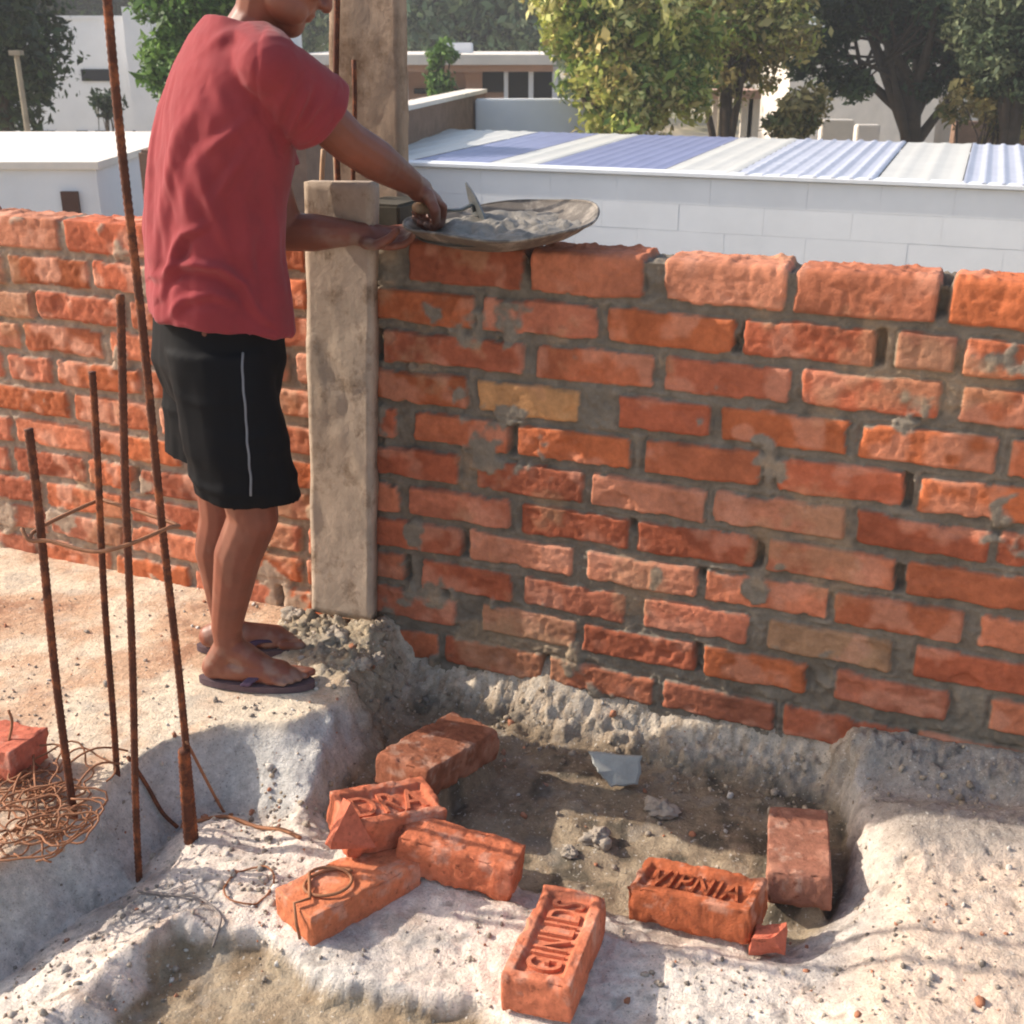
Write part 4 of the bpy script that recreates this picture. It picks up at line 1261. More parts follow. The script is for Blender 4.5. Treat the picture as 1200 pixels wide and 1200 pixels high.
    dg = (z - 1.25) * .8 + f1 * 1.0 + a1 * .25
    disp = disp + .004 * np.maximum(np.sin(dg * 34 + 2.2 * vnoise(V, 6, 8)), -.2) * sstep(1.32, 1.18, z) * sstep(.84, .95, z) * (.4 + .6 * sstep(-.3, .4, vnoise(V, 4, 12)))
    wv_ = V - CAM; dz_ = wv_ @ np.array([0, cos(PITCH), -sin(PITCH)])
    pxy = np.stack([600 + FPX * wv_[:, 0] / dz_, 600 - FPX * (wv_ @ np.array([0, sin(PITCH), cos(PITCH)])) / dz_], 1)
    pxy = pxy + 5 * np.stack([vnoise(V, 14, 31), vnoise(V, 14, 32)], 1)
    facing = sstep(.1, -.15, (Nn * (wv_ / np.linalg.norm(wv_, axis=1)[:, None])).sum(1))
    def fold(pts, wd, amp, grv=.5):
        out = np.zeros(len(V)); best = np.full(len(V), 1e9); sgn = np.zeros(len(V)); taper = np.zeros(len(V)); m_ = len(pts) - 1
        for i_ in range(m_):
            a_, b_ = np.array(pts[i_], float), np.array(pts[i_ + 1], float); e_ = b_ - a_; q_ = pxy - a_
            t_ = np.clip((q_ @ e_) / (e_ @ e_), 0, 1); r_ = q_ - t_[:, None] * e_; d_ = np.hypot(r_[:, 0], r_[:, 1])
            sg_ = np.sign(e_[0] * r_[:, 1] - e_[1] * r_[:, 0]); u_ = (i_ + t_) / m_
            up_ = d_ < best; best = np.where(up_, d_, best); sgn = np.where(up_, sg_, sgn); taper = np.where(up_, np.sin(pi * np.clip(u_, .04, .96)) ** .6, taper)
        x_ = best * sgn
        return amp * taper * facing * (np.exp(-(x_ / wd) ** 2) - grv * np.exp(-((x_ - 1.6 * wd) / (1.1 * wd)) ** 2))
    for pts_, wd_, am_, gr_ in [([(184, 322), (205, 310), (228, 309), (258, 316), (288, 334), (312, 378)], 6.5, .016, .7), ([(186, 345), (200, 300), (216, 272), (244, 262)], 5.5, .012, .6),
                               ([(232, 190), (246, 232), (262, 270), (272, 300)], 7, .008, .6), ([(184, 300), (196, 232), (214, 160), (232, 120)], 8, .008, .5),
                               ([(196, 372), (214, 352), (250, 345), (284, 356)], 6, .008, .6), ([(300, 190), (285, 240), (288, 300), (306, 340)], 9, .008, .5),
                               ([(332, 168), (345, 140), (358, 118), (366, 96)], 6, .008, .7), ([(318, 150), (330, 118), (346, 88)], 6, .006, .6), ([(345, 160), (366, 138), (384, 118)], 5, .006, .6),
                               ([(290, 135), (262, 160), (236, 178)], 7, .007, .6), ([(296, 165), (270, 205), (252, 240)], 7, .007, .6), ([(318, 18), (302, 48), (295, 92), (302, 138), (326, 168)], 2.6, -.0028, -.3),
                               ([(240, 60), (262, 42), (292, 34)], 7, .005, .5), ([(320, 200), (318, 280), (326, 380)], 8, .007, .5)]:
        disp = disp + fold(pts_, wd_, am_, gr_)
    V = V + Nn * (disp + .0010 * fbm(V, 40, 2, 14))[:, None]
    # crisp hems: a small roll at sleeve and bottom
    ts = ((V - R_SH) @ d) / np.linalg.norm(sl_end - R_SH)
    near = np.linalg.norm((V - R_SH) - ((V - R_SH) @ d)[:, None] * d, axis=1) < .11
    V = V + Nn * (.0022 * near * sstep(.80, .84, ts) * sstep(1.03, .96, ts))[:, None]
    ts_o = mesh_np('t_shirt', V, T, M['shirt'], parent=body)
    for S_, E_, dd in ((R_SH, R_EL, d), (L_SH, L_EL, dl)):      # sleeve hems: open turned bands
        e0 = S_ + (E_ - S_) * (.56 if S_ is R_SH else .60); rings = []
        for off, rr_ in ((-.020, .0655), (-.016, .0690), (.008, .0700), (.013, .0690), (.013, .0660), (-.004, .0640)):
            rg = tubering(e0 + dd * off, rr_, dd, n=40, f=1.15)
            cc = sum(rg) / len(rg)
            rings.append([p + (p - cc) * .03 * sin(k * .9 + 1) for k, p in enumerate(rg)])
        mm = MB(); nn_ = 40; vv_ = [q for r_ in rings for q in r_]; ff_ = [(i * nn_ + k, i * nn_ + (k + 1) % nn_, (i + 1) * nn_ + (k + 1) % nn_, (i + 1) * nn_ + k) for i in range(len(rings) - 1) for k in range(nn_)]
        mm.add(vv_, ff_).build('sleeve_hem', M['shirt'], ts_o, smooth=True)
    # seam along the shoulder
    # ---------------- shorts
    s = MB()
    s.loft([ring((-.640, 2.5, .70), .160, .120), ring((-.640, 2.5, .78), .172, .140), ring((-.636, 2.5, .88), .160, .128), ring((-.634, 2.5, .93), .15, .12)])
    def leg_rings(hip, kn, z1, r0, r1, sh):
        R = []
        for t in np.linspace(0, 1, 7):
            zz = hip[2] - .04 + (z1 - hip[2] + .04) * t
            tt = np.clip((hip[2] - zz) / (hip[2] - kn[2]), 0, 1)
            c = hip + (kn - hip) * tt + sh * t; c[2] = zz
            r_ = r0 + (r1 - r0) * t
            R.append([c + np.array([1.0, 0, 0]) * r_ * 1.06 * cos(2 * pi * k / 30) + np.array([0, 1.0, 0]) * r_ * .92 * sin(2 * pi * k / 30) + UP * (-.012 * t * cos(2 * pi * k / 30)) for k in range(30)])
        return R
    s.loft(leg_rings(hipR, knR, .492, .108, .110, np.array([-.004, 0, 0])))
    s.loft(leg_rings(hipL, knL, .525, .108, .108, np.array([-.012, 0, 0])))
    V, Nn, T = s.skin('shorts', .0058, 5)
    z = V[:, 2]
    q = np.stack([V[:, 0] * 1.0, V[:, 1] * 1.0, z * .22], 1)
    V = V + Nn * (.009 * fbm(q, 12, 3, 4) * sstep(.9, .7, z) + .006 * np.maximum(1 - np.abs(vnoise(np.stack([V[:, 0] * .5 + z * .7, V[:, 1] * .3, z], 1), 16, 2)) * 2.5, 0) * sstep(.85, .6, z))[:, None]
    sh_ = mesh_np('shorts', V, T, M['shorts'], parent=body)
    # grey piping down the outer side: follows the cloth surface
    line = []
    for t in np.linspace(0, 1, 40):
        px, py = 286 + 11 * t ** 1.2, 410 + 172 * t
        r = ray(px, py); r /= np.linalg.norm(r)
        w_ = V - CAM; along = w_ @ r; perp = np.linalg.norm(w_ - along[:, None] * r, axis=1)
        ok = np.where(perp < .008)[0]
        if len(ok):
            i = ok[np.argmin(along[ok])]; line.append(V[i] + Nn[i] * .0022)
    if len(line) > 6:
        L_ = np.array(line)
        for _ in range(4): L_[1:-1] = (L_[:-2] + 2 * L_[1:-1] + L_[2:]) / 4
        MB().tube(L_, .0026, 6).build('piping', M['stripe'], sh_, smooth=True)
    # ---------------- sandals
    for g, f, s_, inner in feet:
        out = []
        for t in np.linspace(0, 2 * pi, 40, endpoint=False):
            x = .060 + .140 * cos(t); wd = .040 + .008 * cos(t)
            out.append(g + f * x + s_ * (wd * sin(t) + .004 * inner * cos(t)))
        base_ = [np.array([p[0], p[1], .003]) for p in out]; top_ = [np.array([p[0], p[1], .019]) for p in out]
        sl = MB().loft([base_, top_]).build('sandal', M['sole'], body)
        st = MB()
        toe = g + f * .128 + s_ * .018 * inner; toe[2] = .022
        for sg in (1, -1):
            e = g + f * .045 + s_ * .040 * sg; e[2] = .020
            md = (toe + e) / 2 + s_ * .010 * sg; md[2] = .066
            pts = [toe * (1 - t) ** 2 + 2 * md * t * (1 - t) + e * t * t for t in np.linspace(0, 1, 12)]
            for dx in (-.008, -.003, .003, .008):
                st.tube([p + f * dx for p in pts], .0046, 6)
        st.build('strap', M['strap'], sl, smooth=True)
    return body
make_person()

def make_trowel():
    root = empty('trowel', tuple(R_HD), 'mason trowel held in the right hand and stuck into the mortar', 'trowel')
    inv = lambda p: np.array(p) - R_HD
    a = P3(486, 243, 2.63); b_ = P3(520, 246, 2.70); c = P3(540, 246, 2.72)
    MB().tube([inv(a + (b_ - a) * t) for t in np.linspace(0, 1, 8)], [.009, .013, .0135, .012, .0125, .0135, .012, .009], 12).build('handle', M['handle'], root, smooth=True)
    MB().tube([inv(b_), inv(c), inv(P3(553, 240, 2.72)), inv(P3(556, 248, 2.72))], .0048, 8).build('shank', M['steel'], root, smooth=True)
    # leaf shaped blade, seen almost edge on
    t0, t1 = P3(546, 214, 2.735), P3(571, 279, 2.70)
    ax = t1 - t0; L = np.linalg.norm(ax); ax /= L
    sd_ = np.cross(ax, np.array([1.0, .25, .1])); sd_ /= np.linalg.norm(sd_); nn = np.cross(ax, sd_)
    prof = [(0, .004), (.15, .022), (.35, .040), (.6, .050), (.85, .046), (1, .030)]
    V = [];
    for th in (-1, 1):
        for t, w_ in prof:
            for sg in (-1, 1):
                V.append(inv(t0) + ax * L * t + sd_ * w_ * sg + nn * .0016 * th + nn * .004 * (0))
    F = []; n = len(prof) * 2
    for i in range(len(prof) - 1):
        F += [(2 * i, 2 * i + 1, 2 * i + 3, 2 * i + 2), (n + 2 * i, n + 2 * i + 2, n + 2 * i + 3, n + 2 * i + 1)]
        F += [(2 * i, 2 * i + 2, n + 2 * i + 2, n + 2 * i), (2 * i + 1, n + 2 * i + 1, n + 2 * i + 3, 2 * i + 3)]
    F += [(0, n, n + 1, 1), (n - 2, n - 1, 2 * n - 1, 2 * n - 2)]
    MB().add(V, F).build('blade', M['steel'], root)
make_trowel()

# ------------------------------------------------------------------ neighbouring white block building with sheet roof
NZ_ = .3
def hang(px, py, z): return onz(px, py, z)
E0, E1 = hang(470, 193, NZ_), hang(1200, 222, NZ_)
ND = (E1 - E0) / np.linalg.norm(E1 - E0); NB = np.array([-ND[1], ND[0], 0])   # along the eaves / away from us
def nb(a, b, z): return E0 + ND * a + NB * b + np.array([0, 0, z - NZ_])
Ln = np.linalg.norm(E1 - E0)
def quadbox(root_pts, z0, z1):
    m = MB(); n = len(root_pts)
    m.loft([[np.array([p[0], p[1], z0]) for p in root_pts], [np.array([p[0], p[1], z1]) for p in root_pts]])
    return m
house = empty('block_house', tuple(nb(3, 0, GZ)), 'long white concrete block building with striped sheet roof behind the wall', 'building')
hv = np.array(house.location)
def rel(pts, o): return [np.array(p) - np.array(o) for p in pts]
a0, a1, dep = -3.2, Ln + 4.0, 3.9
m = MB()
# front wall built of courses of block: shallow joints between the courses
zc = [NZ_ - .012 - .235 * k for k in range(13)]
for k in range(12):
    if zc[k] < GZ: break
    off = (.42 if k % 2 else 0)
    x = a0
    while x < a1:
        w_ = min(rng.uniform(.55, .95), a1 - x)
        c = nb(x + w_ / 2, .10 + rng.uniform(0, .0025), (zc[k] + zc[k + 1]) / 2) - hv
        m.box(c, (w_ - .0022, .2, .235 - .0028), (0, 0, math.atan2(ND[1], ND[0])))
        x += w_
m.build('wall', M['white_block'], house)
mb = MB(); mb.box(nb((a0 + a1) / 2, .097, (NZ_ + GZ) / 2 - .02) - hv, (a1 - a0 - .02, .18, NZ_ - GZ - .05), (0, 0, math.atan2(ND[1], ND[0]))); 
mb.box(nb((a0 + a1) / 2, dep, (NZ_ + GZ) / 2 + .0) - hv, (a1 - a0, .2, NZ_ - GZ - .1), (0, 0, math.atan2(ND[1], ND[0])))
mb.build('inner_wall', M['plaster_white'], house)
MB().box(nb((a0 + a1) / 2, .09, NZ_ + .012) - hv, (a1 - a0 + .04, .26, .03), (0, 0, math.atan2(ND[1], ND[0]))).build('coping', M['white_block'], house)
# corrugated sheets, each its own part
def sheet(x0, x1, mt, pitch, amp, zlift):
    n = max(int((x1 - x0) / pitch * 6), 8); V, F = [], []
    ks = np.linspace(0, 1, n + 1)
    for j in range(25):
        b = .02 + (dep - .02) * j / 24
        for k in ks:
            x = x0 + (x1 - x0) * k
            ph = (x / pitch) % 1.0
            zz = amp * (1.0 if ph < .28 else 0.0) + (.009 if (amp > .012 and j % 2) else 0)
            V.append(nb(x, b, NZ_ + .018 + zlift + zz + .03 * b / dep) - hv)
    for j in range(24):
        for i in range(n):
            F.append((j * (n + 1) + i, j * (n + 1) + i + 1, (j + 1) * (n + 1) + i + 1, (j + 1) * (n + 1) + i))
    o = mesh_np('roof_sheet', V, F, M[mt], parent=house, smooth=False)
def au(px, py): return (hang(px, py, NZ_) - E0) @ ND
# stripes measured along the eaves line
edges = [(-3.2, 'sheet_white'), (au(350, 188) , 'sheet_white'), (au(474, 193.2), 'sheet_blue'), (au(560, 196.6), 'sheet_white'), (au(618, 199), 'sheet_blue'), (au(770, 205), 'sheet_white'), (au(858, 208.5), 'sheet_pale'), (au(1026, 215), 'sheet_white'), (au(1128, 219), 'sheet_pale'), (a1 - 2.3, 'sheet_white'), (a1, None)]
for (x0, mt), (x1, _) in zip(edges[:-1], edges[1:]):
    sheet(x0, x1 - .01, mt, (.24 if mt == 'sheet_white' else .15), .016 if mt == 'sheet_pale' else (.009 if mt == 'sheet_white' else .006), 0.0)

# ------------------------------------------------------------------ left white flat roofed building
def flat_house(name, pxl, pxr, py_top_front, Y, depth, zbot, mt, label, roof_mt='plaster_cream', par=.0, yaw=0.0):
    a, b = onv(pxl, py_top_front, Y), onv(pxr, py_top_front, Y)
    zt = a[2]; w_ = b[0] - a[0]
    root = empty(name, ((a[0] + b[0]) / 2, Y, zbot), label, 'building'); root.rotation_euler = (0, 0, yaw)
    MB().box((0, depth / 2, (zt - zbot) / 2), (w_, depth, zt - zbot)).build('wall', M[mt], root)
    MB().box((0, depth / 2, zt - zbot + .025), (w_ + .06, depth + .06, .05)).build('roof', M[roof_mt], root)
    return root, zt - zbot, w_
r1, h1, w1 = flat_house('flat_roof_house', -260, 112, 198, 8.6, 2.9, GZ, 'plaster_white', 'low white house with a flat cream roof and one small brown window, at the left')
def opening(root, Y, px0, px1, py0, py1, mt='dark', frame=None, name='window', d=.05):
    a, b = onv(px0, py0, Y), onv(px1, py1, Y); o = np.array(root.location)
    m = MB().box(((a[0] + b[0]) / 2 - o[0], Y - o[1] - d / 2 + .02, (a[2] + b[2]) / 2 - o[2]), (b[0] - a[0], d, a[2] - b[2]))
    w_ = m.build(name, M[mt], root)
    if frame:
        fm = MB(); cx, cz = (a[0] + b[0]) / 2 - o[0], (a[2] + b[2]) / 2 - o[2]; ww, hh = b[0] - a[0], a[2] - b[2]; t = .05
        yy = Y - o[1] - d / 2
        fm.box((cx, yy, cz + hh / 2 + t / 2), (ww + 2 * t, d + .06, t)); fm.box((cx, yy, cz - hh / 2 - t / 2), (ww + 2 * t, d + .06, t))
        fm.box((cx - ww / 2 - t / 2, yy, cz), (t, d + .06, hh)); fm.box((cx + ww / 2 + t / 2, yy, cz), (t, d + .06, hh))
        fm.build('frame', M[frame], w_)
    return w_
opening(r1, 8.6, 72, 97, 224, 262, 'darkbrown')
# raw brick stub wall behind the shirt
a, b = onv(158, 177, 8.2), onv(240, 177, 8.2)
o = MB().box(((a[0] + b[0]) / 2, 8.4, (a[2] + GZ) / 2), (b[0] - a[0], .3, a[2] - GZ)).build('stub_wall', M['plaster_brown'], bevel=.02)
tag(o, 'dark raw masonry wall end between the low white house and the man', 'wall')

# two storey white house far left
r2, h2, w2 = flat_house('white_house', -60, 262, 22, 22, 8, GZ, 'plaster_white', 'tall plain white house with a slit window at the upper left', 'plaster_white')
opening(r2, 22, 95, 137, 81, 95, 'dark')
a, b = onv(143, 8, 21.4), onv(190, 8, 21.4); ol = np.array(r2.location)
MB().box(((a[0] + b[0]) / 2 - ol[0], -.2, (a[2] - GZ) / 2), (b[0] - a[0], .9, a[2] - GZ)).build('stair_tower', M['plaster_white'], r2)
for px0, px1 in ((38, 66), (90, 105), (112, 127), (156, 164), (172, 183)):
    opening(r2, 22, px0, px1, 153, 168, 'dark', name='door')

# house with pinkish roof in the middle distance
ph = empty('pink_roof_house', tuple(onv(510, 100, 24) * np.array([1, 1, 0]) + np.array([0, 0, GZ])), 'low house with a pinkish flat roof, white posts and dark windows', 'building')
oo = np.array(ph.location)
def pbox(px0, px1, py0, py1, Y, d, name, mt, parent=ph, org=oo, bev=0):
    a, b = onv(px0, py0, Y), onv(px1, py1, Y)
    return MB().box(((a[0] + b[0]) / 2 - org[0], Y + d / 2 - org[1], (a[2] + b[2]) / 2 - org[2]), (b[0] - a[0], d, a[2] - b[2])).build(name, M[mt], parent, bevel=bev)
pbox(330, 652, 64, 76, 23.4, 6.5, 'roof', 'plaster_cream')
pbox(330, 648, 76, 84, 23.6, 6.0, 'fascia', 'plaster_pink')
pbox(330, 600, 84, 190, 24.6, 5, 'wall', 'plaster_pink')
pbox(545, 566, 83, 190, 24.4, .19, 'pier', 'plaster_pink')
for px0, px1, py0, py1 in ((560, 592, 80, 108), (596, 622, 80, 118), (462, 474, 82, 110), (485, 560, 104, 110)):
    pbox(px0, px1, py0, py1, 24.5, .08, 'window', 'dark')
pbox(622, 650, 80, 190, 26, .1, 'screen_wall', 'dark')
for px in (478, 593, 622, 650):
    pbox(px - 2.5, px + 2.5, 78, 190, 23.7, .1, 'post', 'plaster_white')
# small water tanks and clutter on that roof
for px, w_, lab in ((520, 34, 'pale flat box on the pink roof, behind the small shrub'),):
    a = onv(px, 50, 26.5); b = onv(px + w_, 64, 26.5)
    o = MB().box(((a[0] + b[0]) / 2, 26.5, (a[2] + b[2]) / 2), (b[0] - a[0], .6, a[2] - b[2])).build('roof_box', M['plaster_white'], bevel=.02); tag(o, lab, 'box')

# brown garden wall running away, with a white wall at its end
wz = .7
g0, g1 = onz(340, 156, wz), onz(559, 108, wz)
dv = (g1 - g0); L = np.linalg.norm(dv); yaw = math.atan2(dv[1], dv[0])
gw = empty('brown_wall', tuple((g0 + g1) / 2 * np.array([1, 1, 0]) + np.array([0, 0, GZ])), 'rough brown boundary wall with a pale top running away behind the tall post', 'wall'); gw.rotation_euler = (0, 0, yaw)
MB().box((0, 0, (wz - GZ) / 2), (L, .25, wz - GZ)).build('wall', M['plaster_brown'], gw)
MB().box((0, 0, wz - GZ + .02), (L + .03, .30, .05)).build('coping', M['plaster_cream'], gw)
a, b = onv(557, 116, 17.4), onv(694, 116, 17.4)
o = MB().box(((a[0] + b[0]) / 2, 17.5, (a[2] + GZ) / 2), (b[0] - a[0], .22, a[2] - GZ)).build('white_wall', M['plaster_white'], bevel=.02)
tag(o, 'plain white garden wall left of the yellow-green tree', 'wall')

# open shelter under the trees
sh = empty('shelter', tuple(onv(865, 130, 21) * np.array([1, 1, 0]) + np.array([0, 0, GZ])), 'small open shelter with a pinkish roof on pale posts under the trees', 'shelter')
so = np.array(sh.location)
pbox(832, 892, 106, 116, 20.5, 1.6, 'roof', 'plaster_pink', sh, so)
for px in (872, 880): pbox(px - 2, px + 2, 116, 240, 20.7, .07, 'post', 'plaster_cream', sh, so)
pbox(836, 841, 116, 240, 21.6, .07, 'post', 'plaster_cream', sh, so)
# low walls beneath the dark trees
for px0, px1, py0, Y, mt, lab in ((962, 1000, 140, 23, 'plaster_cream', 'pale low wall beneath the dark tree, left of its trunk'), (1003, 1030, 146, 23.5, 'plaster_cream', 'short pale wall piece nearest the left of the dark trunk'),
                                  (1118, 1260, 142, 22, 'plaster_brown', 'low red-brown wall beneath the trees at the right edge')):
    a, b = onv(px0, py0, Y), onv(px1, py0, Y)
    o = MB().box(((a[0] + b[0]) / 2, Y, (a[2] + GZ) / 2), (b[0] - a[0], .25, a[2] - GZ)).build('low_wall', M[mt], bevel=.02); tag(o, lab, 'wall', 'low walls under the trees')
# added pale house form, stands in for bright sky and haze behind the tree
r3, h3, w3 = flat_house('far_pale_form', 930, 1110, 40, 34, 6, GZ, 'plaster_cream', 'added pale house form making the bright flecks in the gaps of the dark tree', 'plaster_cream')
r4, h4, w4 = flat_house('far_pale_form', 1130, 1300, 78, 36, 6, GZ, 'plaster_cream', 'low pale house seen past the tree at the right edge', 'plaster_pink')
# lamp pole at the left and small mast by the shelter
for px, py, Y, lab, r_ in ((19, 62, 13.5, 'grey pole standing in front of the dark tree at the left edge', .035), (849, 40, 20, 'thin pale mast rising beside the shelter roof', .03)):
    a = onv(px, py, Y); m = MB(); m.tube([(0, 0, 0), (0, 0, (a[2] - GZ) * .5), (0, 0, a[2] - GZ)], [r_ * 1.2, r_, r_ * .8], 10); m.box((0, 0, a[2] - GZ), (.12, .12, .05))
    o = m.build('pole', M['bark_pale']); o.location = (a[0], a[1], GZ); tag(o, lab, 'pole', 'poles')

# ------------------------------------------------------------------ trees
def leaves(centres, rad, n_per, size, pal, seed, flat=.75):
    r = np.random.default_rng(seed)
    C = np.repeat(centres, n_per, 0); Rr = np.repeat(rad, n_per)
    d = r.normal(0, 1, (len(C), 3)); d /= np.linalg.norm(d, axis=1)[:, None]
    P = C + d * (Rr * r.uniform(.25, 1, len(C)) ** .6)[:, None] * np.array([1, 1, flat])
    n = len(P)
    nv = r.normal(0, 1, (n, 3)) + d * .8 + np.array([0, 0, .5]); nv /= np.linalg.norm(nv, axis=1)[:, None]
    t = np.cross(nv, r.normal(0, 1, (n, 3))); t /= np.linalg.norm(t, axis=1)[:, None] + 1e-9
    b = np.cross(nv, t)
    s = size * np.exp(r.normal(-.1, .35, n))[:, None]
    V = np.stack([P - t * s, P - b * s * .45 + nv * s * .12, P + t * s, P + b * s * .45 + nv * s * .12], 1).reshape(-1, 3)
    F = np.arange(n * 4).reshape(n, 4)
    pal = np.array(pal)
    ci = np.repeat(r.integers(0, len(pal), len(centres)), n_per)
    swap = r.random(n) < .35
    ci = np.where(swap, r.integers(0, len(pal), n), ci)
    col = pal[ci] * r.uniform(.65, 1.45, n)[:, None]
    return V, F, np.repeat(col, 4, 0)

def tree(name, base, H_trunk, ellip, nclump, n_per, size, pal, label, seed, trunk_r=.16, bark='bark', limbs=7, crad=(.35, .75), group='trees beyond the white building', lean=(0, 0), flat=.75, shell=.45):
    """ellip: list of (centre xyz, radii xyz) in world space that the crown fills"""
    r = np.random.default_rng(seed)
    base = np.array(base, float)
    root = empty(name, tuple(base), label, 'tree' if 'shrub' not in name else 'shrub', group)
    cs = []; vols = np.array([e[1][0] * e[1][1] * e[1][2] for e in ellip]); vols = vols ** .7 / (vols ** .7).sum()
    for _ in range(nclump):
        c, rd = ellip[r.choice(len(ellip), p=vols)]
        d = r.normal(0, 1, 3); d /= np.linalg.norm(d)
        cs.append(np.array(c) + d * np.array(rd) * r.uniform(shell, 1.0))
    cs = np.array(cs)
    rad = r.uniform(crad[0], crad[1], nclump)
    V, F, C = leaves(cs - base, rad, n_per, size, pal, seed + 1, flat)
    mesh_np('crown', V, F, M['leaf'], parent=root, col=np.clip(C, 0, 1), smooth=False)
    m = MB()
    top_ = np.array([lean[0], lean[1], H_trunk])
    tp = [top_ * t + np.array([.08 * sin(5 * t + seed), .05 * cos(4 * t), 0]) * (trunk_r / .16) for t in np.linspace(0, 1, 8)]
    m.tube(tp, [trunk_r * (1.15 - .45 * t) for t in np.linspace(0, 1, 8)], 10)
    order = r.permutation(nclump)[:limbs * 4]
    for k in range(limbs):
        st = tp[r.integers(4, 8)]
        tgt = cs[order[k]] - base
        mid = (st + tgt) / 2 + r.normal(0, .2, 3) * np.linalg.norm(tgt - st) * .25
        q = [st * (1 - t) ** 2 + 2 * mid * t * (1 - t) + tgt * t * t for t in np.linspace(0, 1, 8)]
        m.tube(q, [trunk_r * .55 * (1 - .85 * t) + .008 for t in np.linspace(0, 1, 8)], 7)
        for j in range(3):
            t2 = cs[order[(limbs + k * 3 + j) % len(order)]] - base
            if np.linalg.norm(t2 - q[5]) < 2.2 * trunk_r / .16 * 1.2:
                m.tube([q[4], (q[4] + t2) / 2 + r.normal(0, .06, 3), t2], [trunk_r * .22, trunk_r * .14, .008], 6)
    m.build('trunk', M[bark], root, smooth=True)
    return root

G_dark = [lin(48, 62, 42), lin(58, 74, 48), lin(74, 92, 56), lin(40, 52, 38)]
G_mid = [lin(74, 104, 44), lin(92, 124, 56), lin(60, 90, 38), lin(108, 138, 66)]
G_yel = [lin(164, 166, 78), lin(188, 184, 100), lin(130, 146, 66), lin(208, 200, 128), lin(98, 120, 54), lin(172, 154, 92)]
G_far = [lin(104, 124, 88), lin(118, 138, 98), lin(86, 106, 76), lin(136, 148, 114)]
G_brn = [lin(130, 116, 70), lin(150, 134, 84), lin(104, 102, 52), lin(176, 162, 104), lin(92, 98, 48)]
def el(px, py, rx, ry, Y, dep=None):
    c = onv(px, py, Y); k = Y / FPX / cos(PITCH) * 1.0
    return (c, (rx * k, (dep if dep else rx * k), ry * k))
def foot(px, Y): 
    p = onv(px, 150, Y); return (p[0], p[1], GZ)
# dark tree at the left edge
tree('dark_tree', foot(8, 16), 4.2, [el(0, 40, 40, 56, 16), el(-50, 0, 80, 90, 16), el(28, 82, 20, 26, 15.8), el(0, 110, 18, 40, 16)], 140, 140, .06, G_dark, 'dark leafy tree at the left edge before the tall white house', 21, .2)
# light green tree behind the man
tree('feathery_tree', foot(225, 13.5), 3.6, [el(222, 20, 44, 52, 13.5), el(205, 75, 26, 40, 13.4), el(250, -20, 56, 46, 13.6), el(235, 90, 34, 32, 13.6)], 170, 130, .045, G_mid, 'fresh green feathery tree right behind the shoulder of the man', 22, .12, crad=(.14, .32), shell=.3)
# yellow-green tree in the middle
tree('yellow_green_tree', foot(720, 17), 3.4, [el(700, 20, 62, 60, 17), el(760, 30, 70, 60, 17.2), el(735, 95, 62, 52, 16.8), el(690, -40, 80, 50, 17.2), el(790, 90, 40, 44, 17), el(735, 140, 46, 22, 16.7)], 270, 110, .062, G_yel, 'yellow-green sunlit tree rising in the middle behind the blue roof', 23, .14, crad=(.18, .42), shell=.3)
tree('brownish_tree', foot(850, 19), 3.2, [el(830, 45, 62, 50, 19), el(885, 25, 60, 40, 19), el(860, 85, 46, 26, 19.2), el(850, -30, 90, 40, 19.4), el(925, 30, 34, 44, 18.4)], 200, 90, .056, G_brn + G_yel, 'thin brownish yellow tree between the yellow-green tree and the dark tree', 24, .12, crad=(.18, .42), shell=.3)
# dark trees at the right
tree('dark_tree', foot(1072, 20), 3.3, [el(985, 10, 60, 44, 20), el(1060, -10, 90, 50, 20.3), el(1000, 95, 36, 18, 20), el(1120, 40, 50, 50, 20.2), el(1105, 100, 40, 18, 20), el(955, 60, 30, 26, 20)], 200, 110, .066, G_dark + G_dark[:2], 'large dark tree with forked trunk above the white roof stripe', 25, .17, limbs=12, crad=(.2, .42), shell=.2)
tree('grey_green_tree', foot(1190, 18), 3.6, [el(1180, 20, 50, 60, 18), el(1215, 60, 60, 70, 18), el(1170, 90, 36, 26, 18.4)], 130, 140, .056, [lin(70, 84, 56), lin(90, 102, 70), lin(54, 68, 44), lin(112, 118, 84)], 'grey-green tree at the top right corner', 26, .16, crad=(.2, .45), shell=.3)
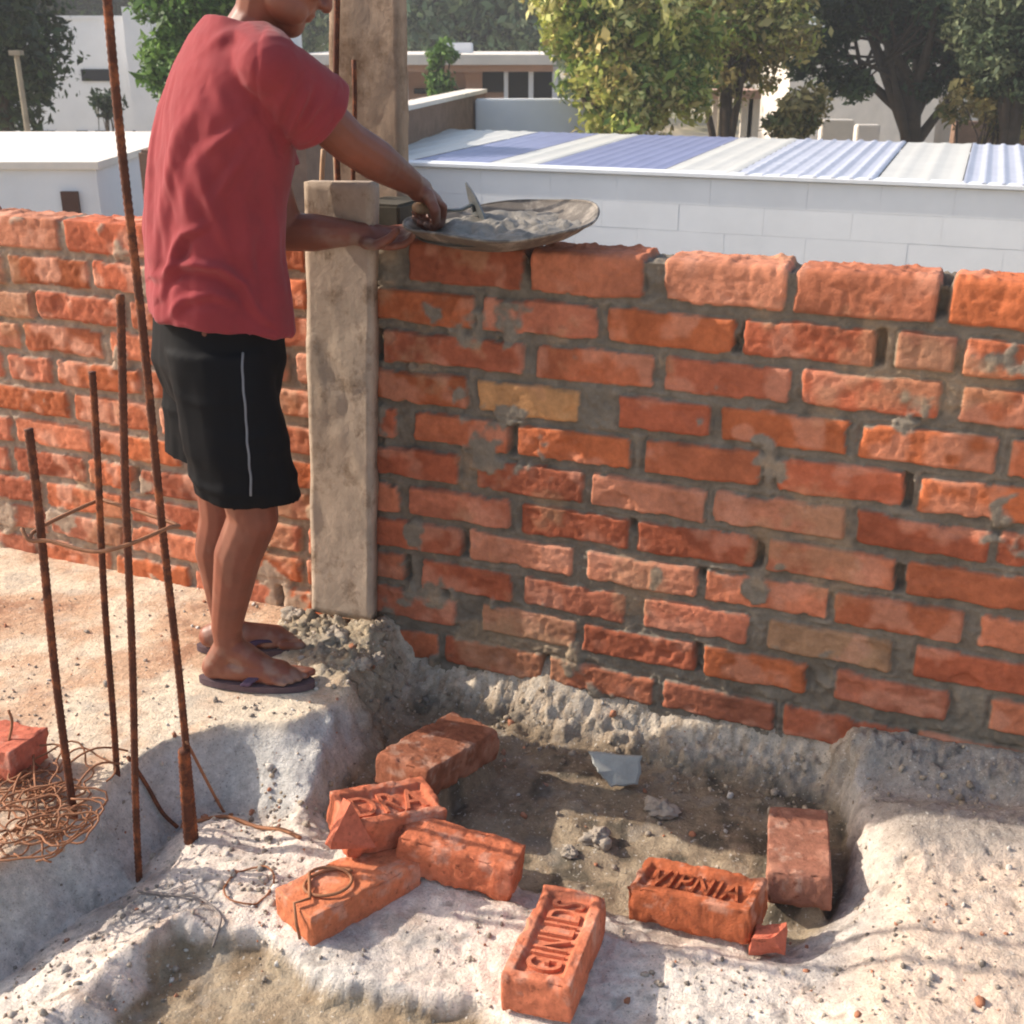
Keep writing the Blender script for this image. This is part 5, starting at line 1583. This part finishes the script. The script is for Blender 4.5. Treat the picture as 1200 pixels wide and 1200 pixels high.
# shrubs
tree('dry_shrub', foot(932, 16.5), 1.7, [el(930, 138, 20, 22, 16.5), el(945, 118, 14, 20, 16.5)], 26, 90, .06, G_brn, 'small dry yellowish shrub left of the dark trunk, above the roof edge', 27, .06, 'bark_pale', 5, (.12, .3), 'shrubs')
tree('small_shrub', foot(518, 22), 2.6, [el(518, 72, 11, 22, 22), el(516, 95, 8, 14, 22)], 16, 80, .06, G_mid, 'small green shrub standing before the pink roofed house', 28, .05, 'bark', 4, (.12, .25), 'shrubs')
tree('small_shrub', foot(128, 19), 2.0, [el(128, 123, 13, 12, 19)], 10, 60, .05, G_dark, 'tiny dark shrub before the tall white house', 29, .04, 'bark', 3, (.1, .22), 'shrubs')
tree('dry_shrub', foot(1150, 17.5), 1.2, [el(1145, 125, 36, 22, 18.5), el(1185, 140, 26, 18, 18.5)], 34, 80, .06, G_brn, 'brownish shrub under the trees at the right, before the red-brown wall', 31, .06, 'bark', 5, (.15, .35), 'shrubs')
# trees far behind, one by one along the middle distance
fk = 0
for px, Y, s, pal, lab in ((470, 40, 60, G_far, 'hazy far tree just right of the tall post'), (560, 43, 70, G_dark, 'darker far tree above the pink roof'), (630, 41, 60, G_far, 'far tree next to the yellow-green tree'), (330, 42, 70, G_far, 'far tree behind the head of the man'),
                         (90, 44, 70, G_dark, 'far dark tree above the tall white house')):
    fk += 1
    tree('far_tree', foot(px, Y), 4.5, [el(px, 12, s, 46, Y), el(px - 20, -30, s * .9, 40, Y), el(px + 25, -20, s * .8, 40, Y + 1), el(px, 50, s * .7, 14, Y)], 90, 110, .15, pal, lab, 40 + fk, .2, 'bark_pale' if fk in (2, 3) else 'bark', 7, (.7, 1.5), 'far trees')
# the wood at the horizon reads as one mass
r = np.random.default_rng(77)
cs = np.stack([r.uniform(-48, 52, 420), r.uniform(56, 70, 420), GZ + r.uniform(0, 9.5, 420)], 1)
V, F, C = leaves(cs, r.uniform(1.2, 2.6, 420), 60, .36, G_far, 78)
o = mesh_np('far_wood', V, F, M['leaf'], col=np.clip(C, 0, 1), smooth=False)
tag(o, 'dense green wood along the horizon', 'wood', kind='stuff')

hm = bpy.data.materials.new('haze'); hm.use_nodes = True
hn_ = hm.node_tree.nodes; hn_.remove(hn_['Principled BSDF'])
pv = hn_.new('ShaderNodeVolumePrincipled'); pv.inputs['Color'].default_value = (.93, .94, .96, 1); pv.inputs['Density'].default_value = .0025; pv.inputs['Anisotropy'].default_value = .2
hm.node_tree.links.new(pv.outputs[0], hn_['Material Output'].inputs['Volume'])
hz = MB().box((0, 40, 4.9), (560, 760, 17.2)).build('haze', hm)
tag(hz, kind='stuff')
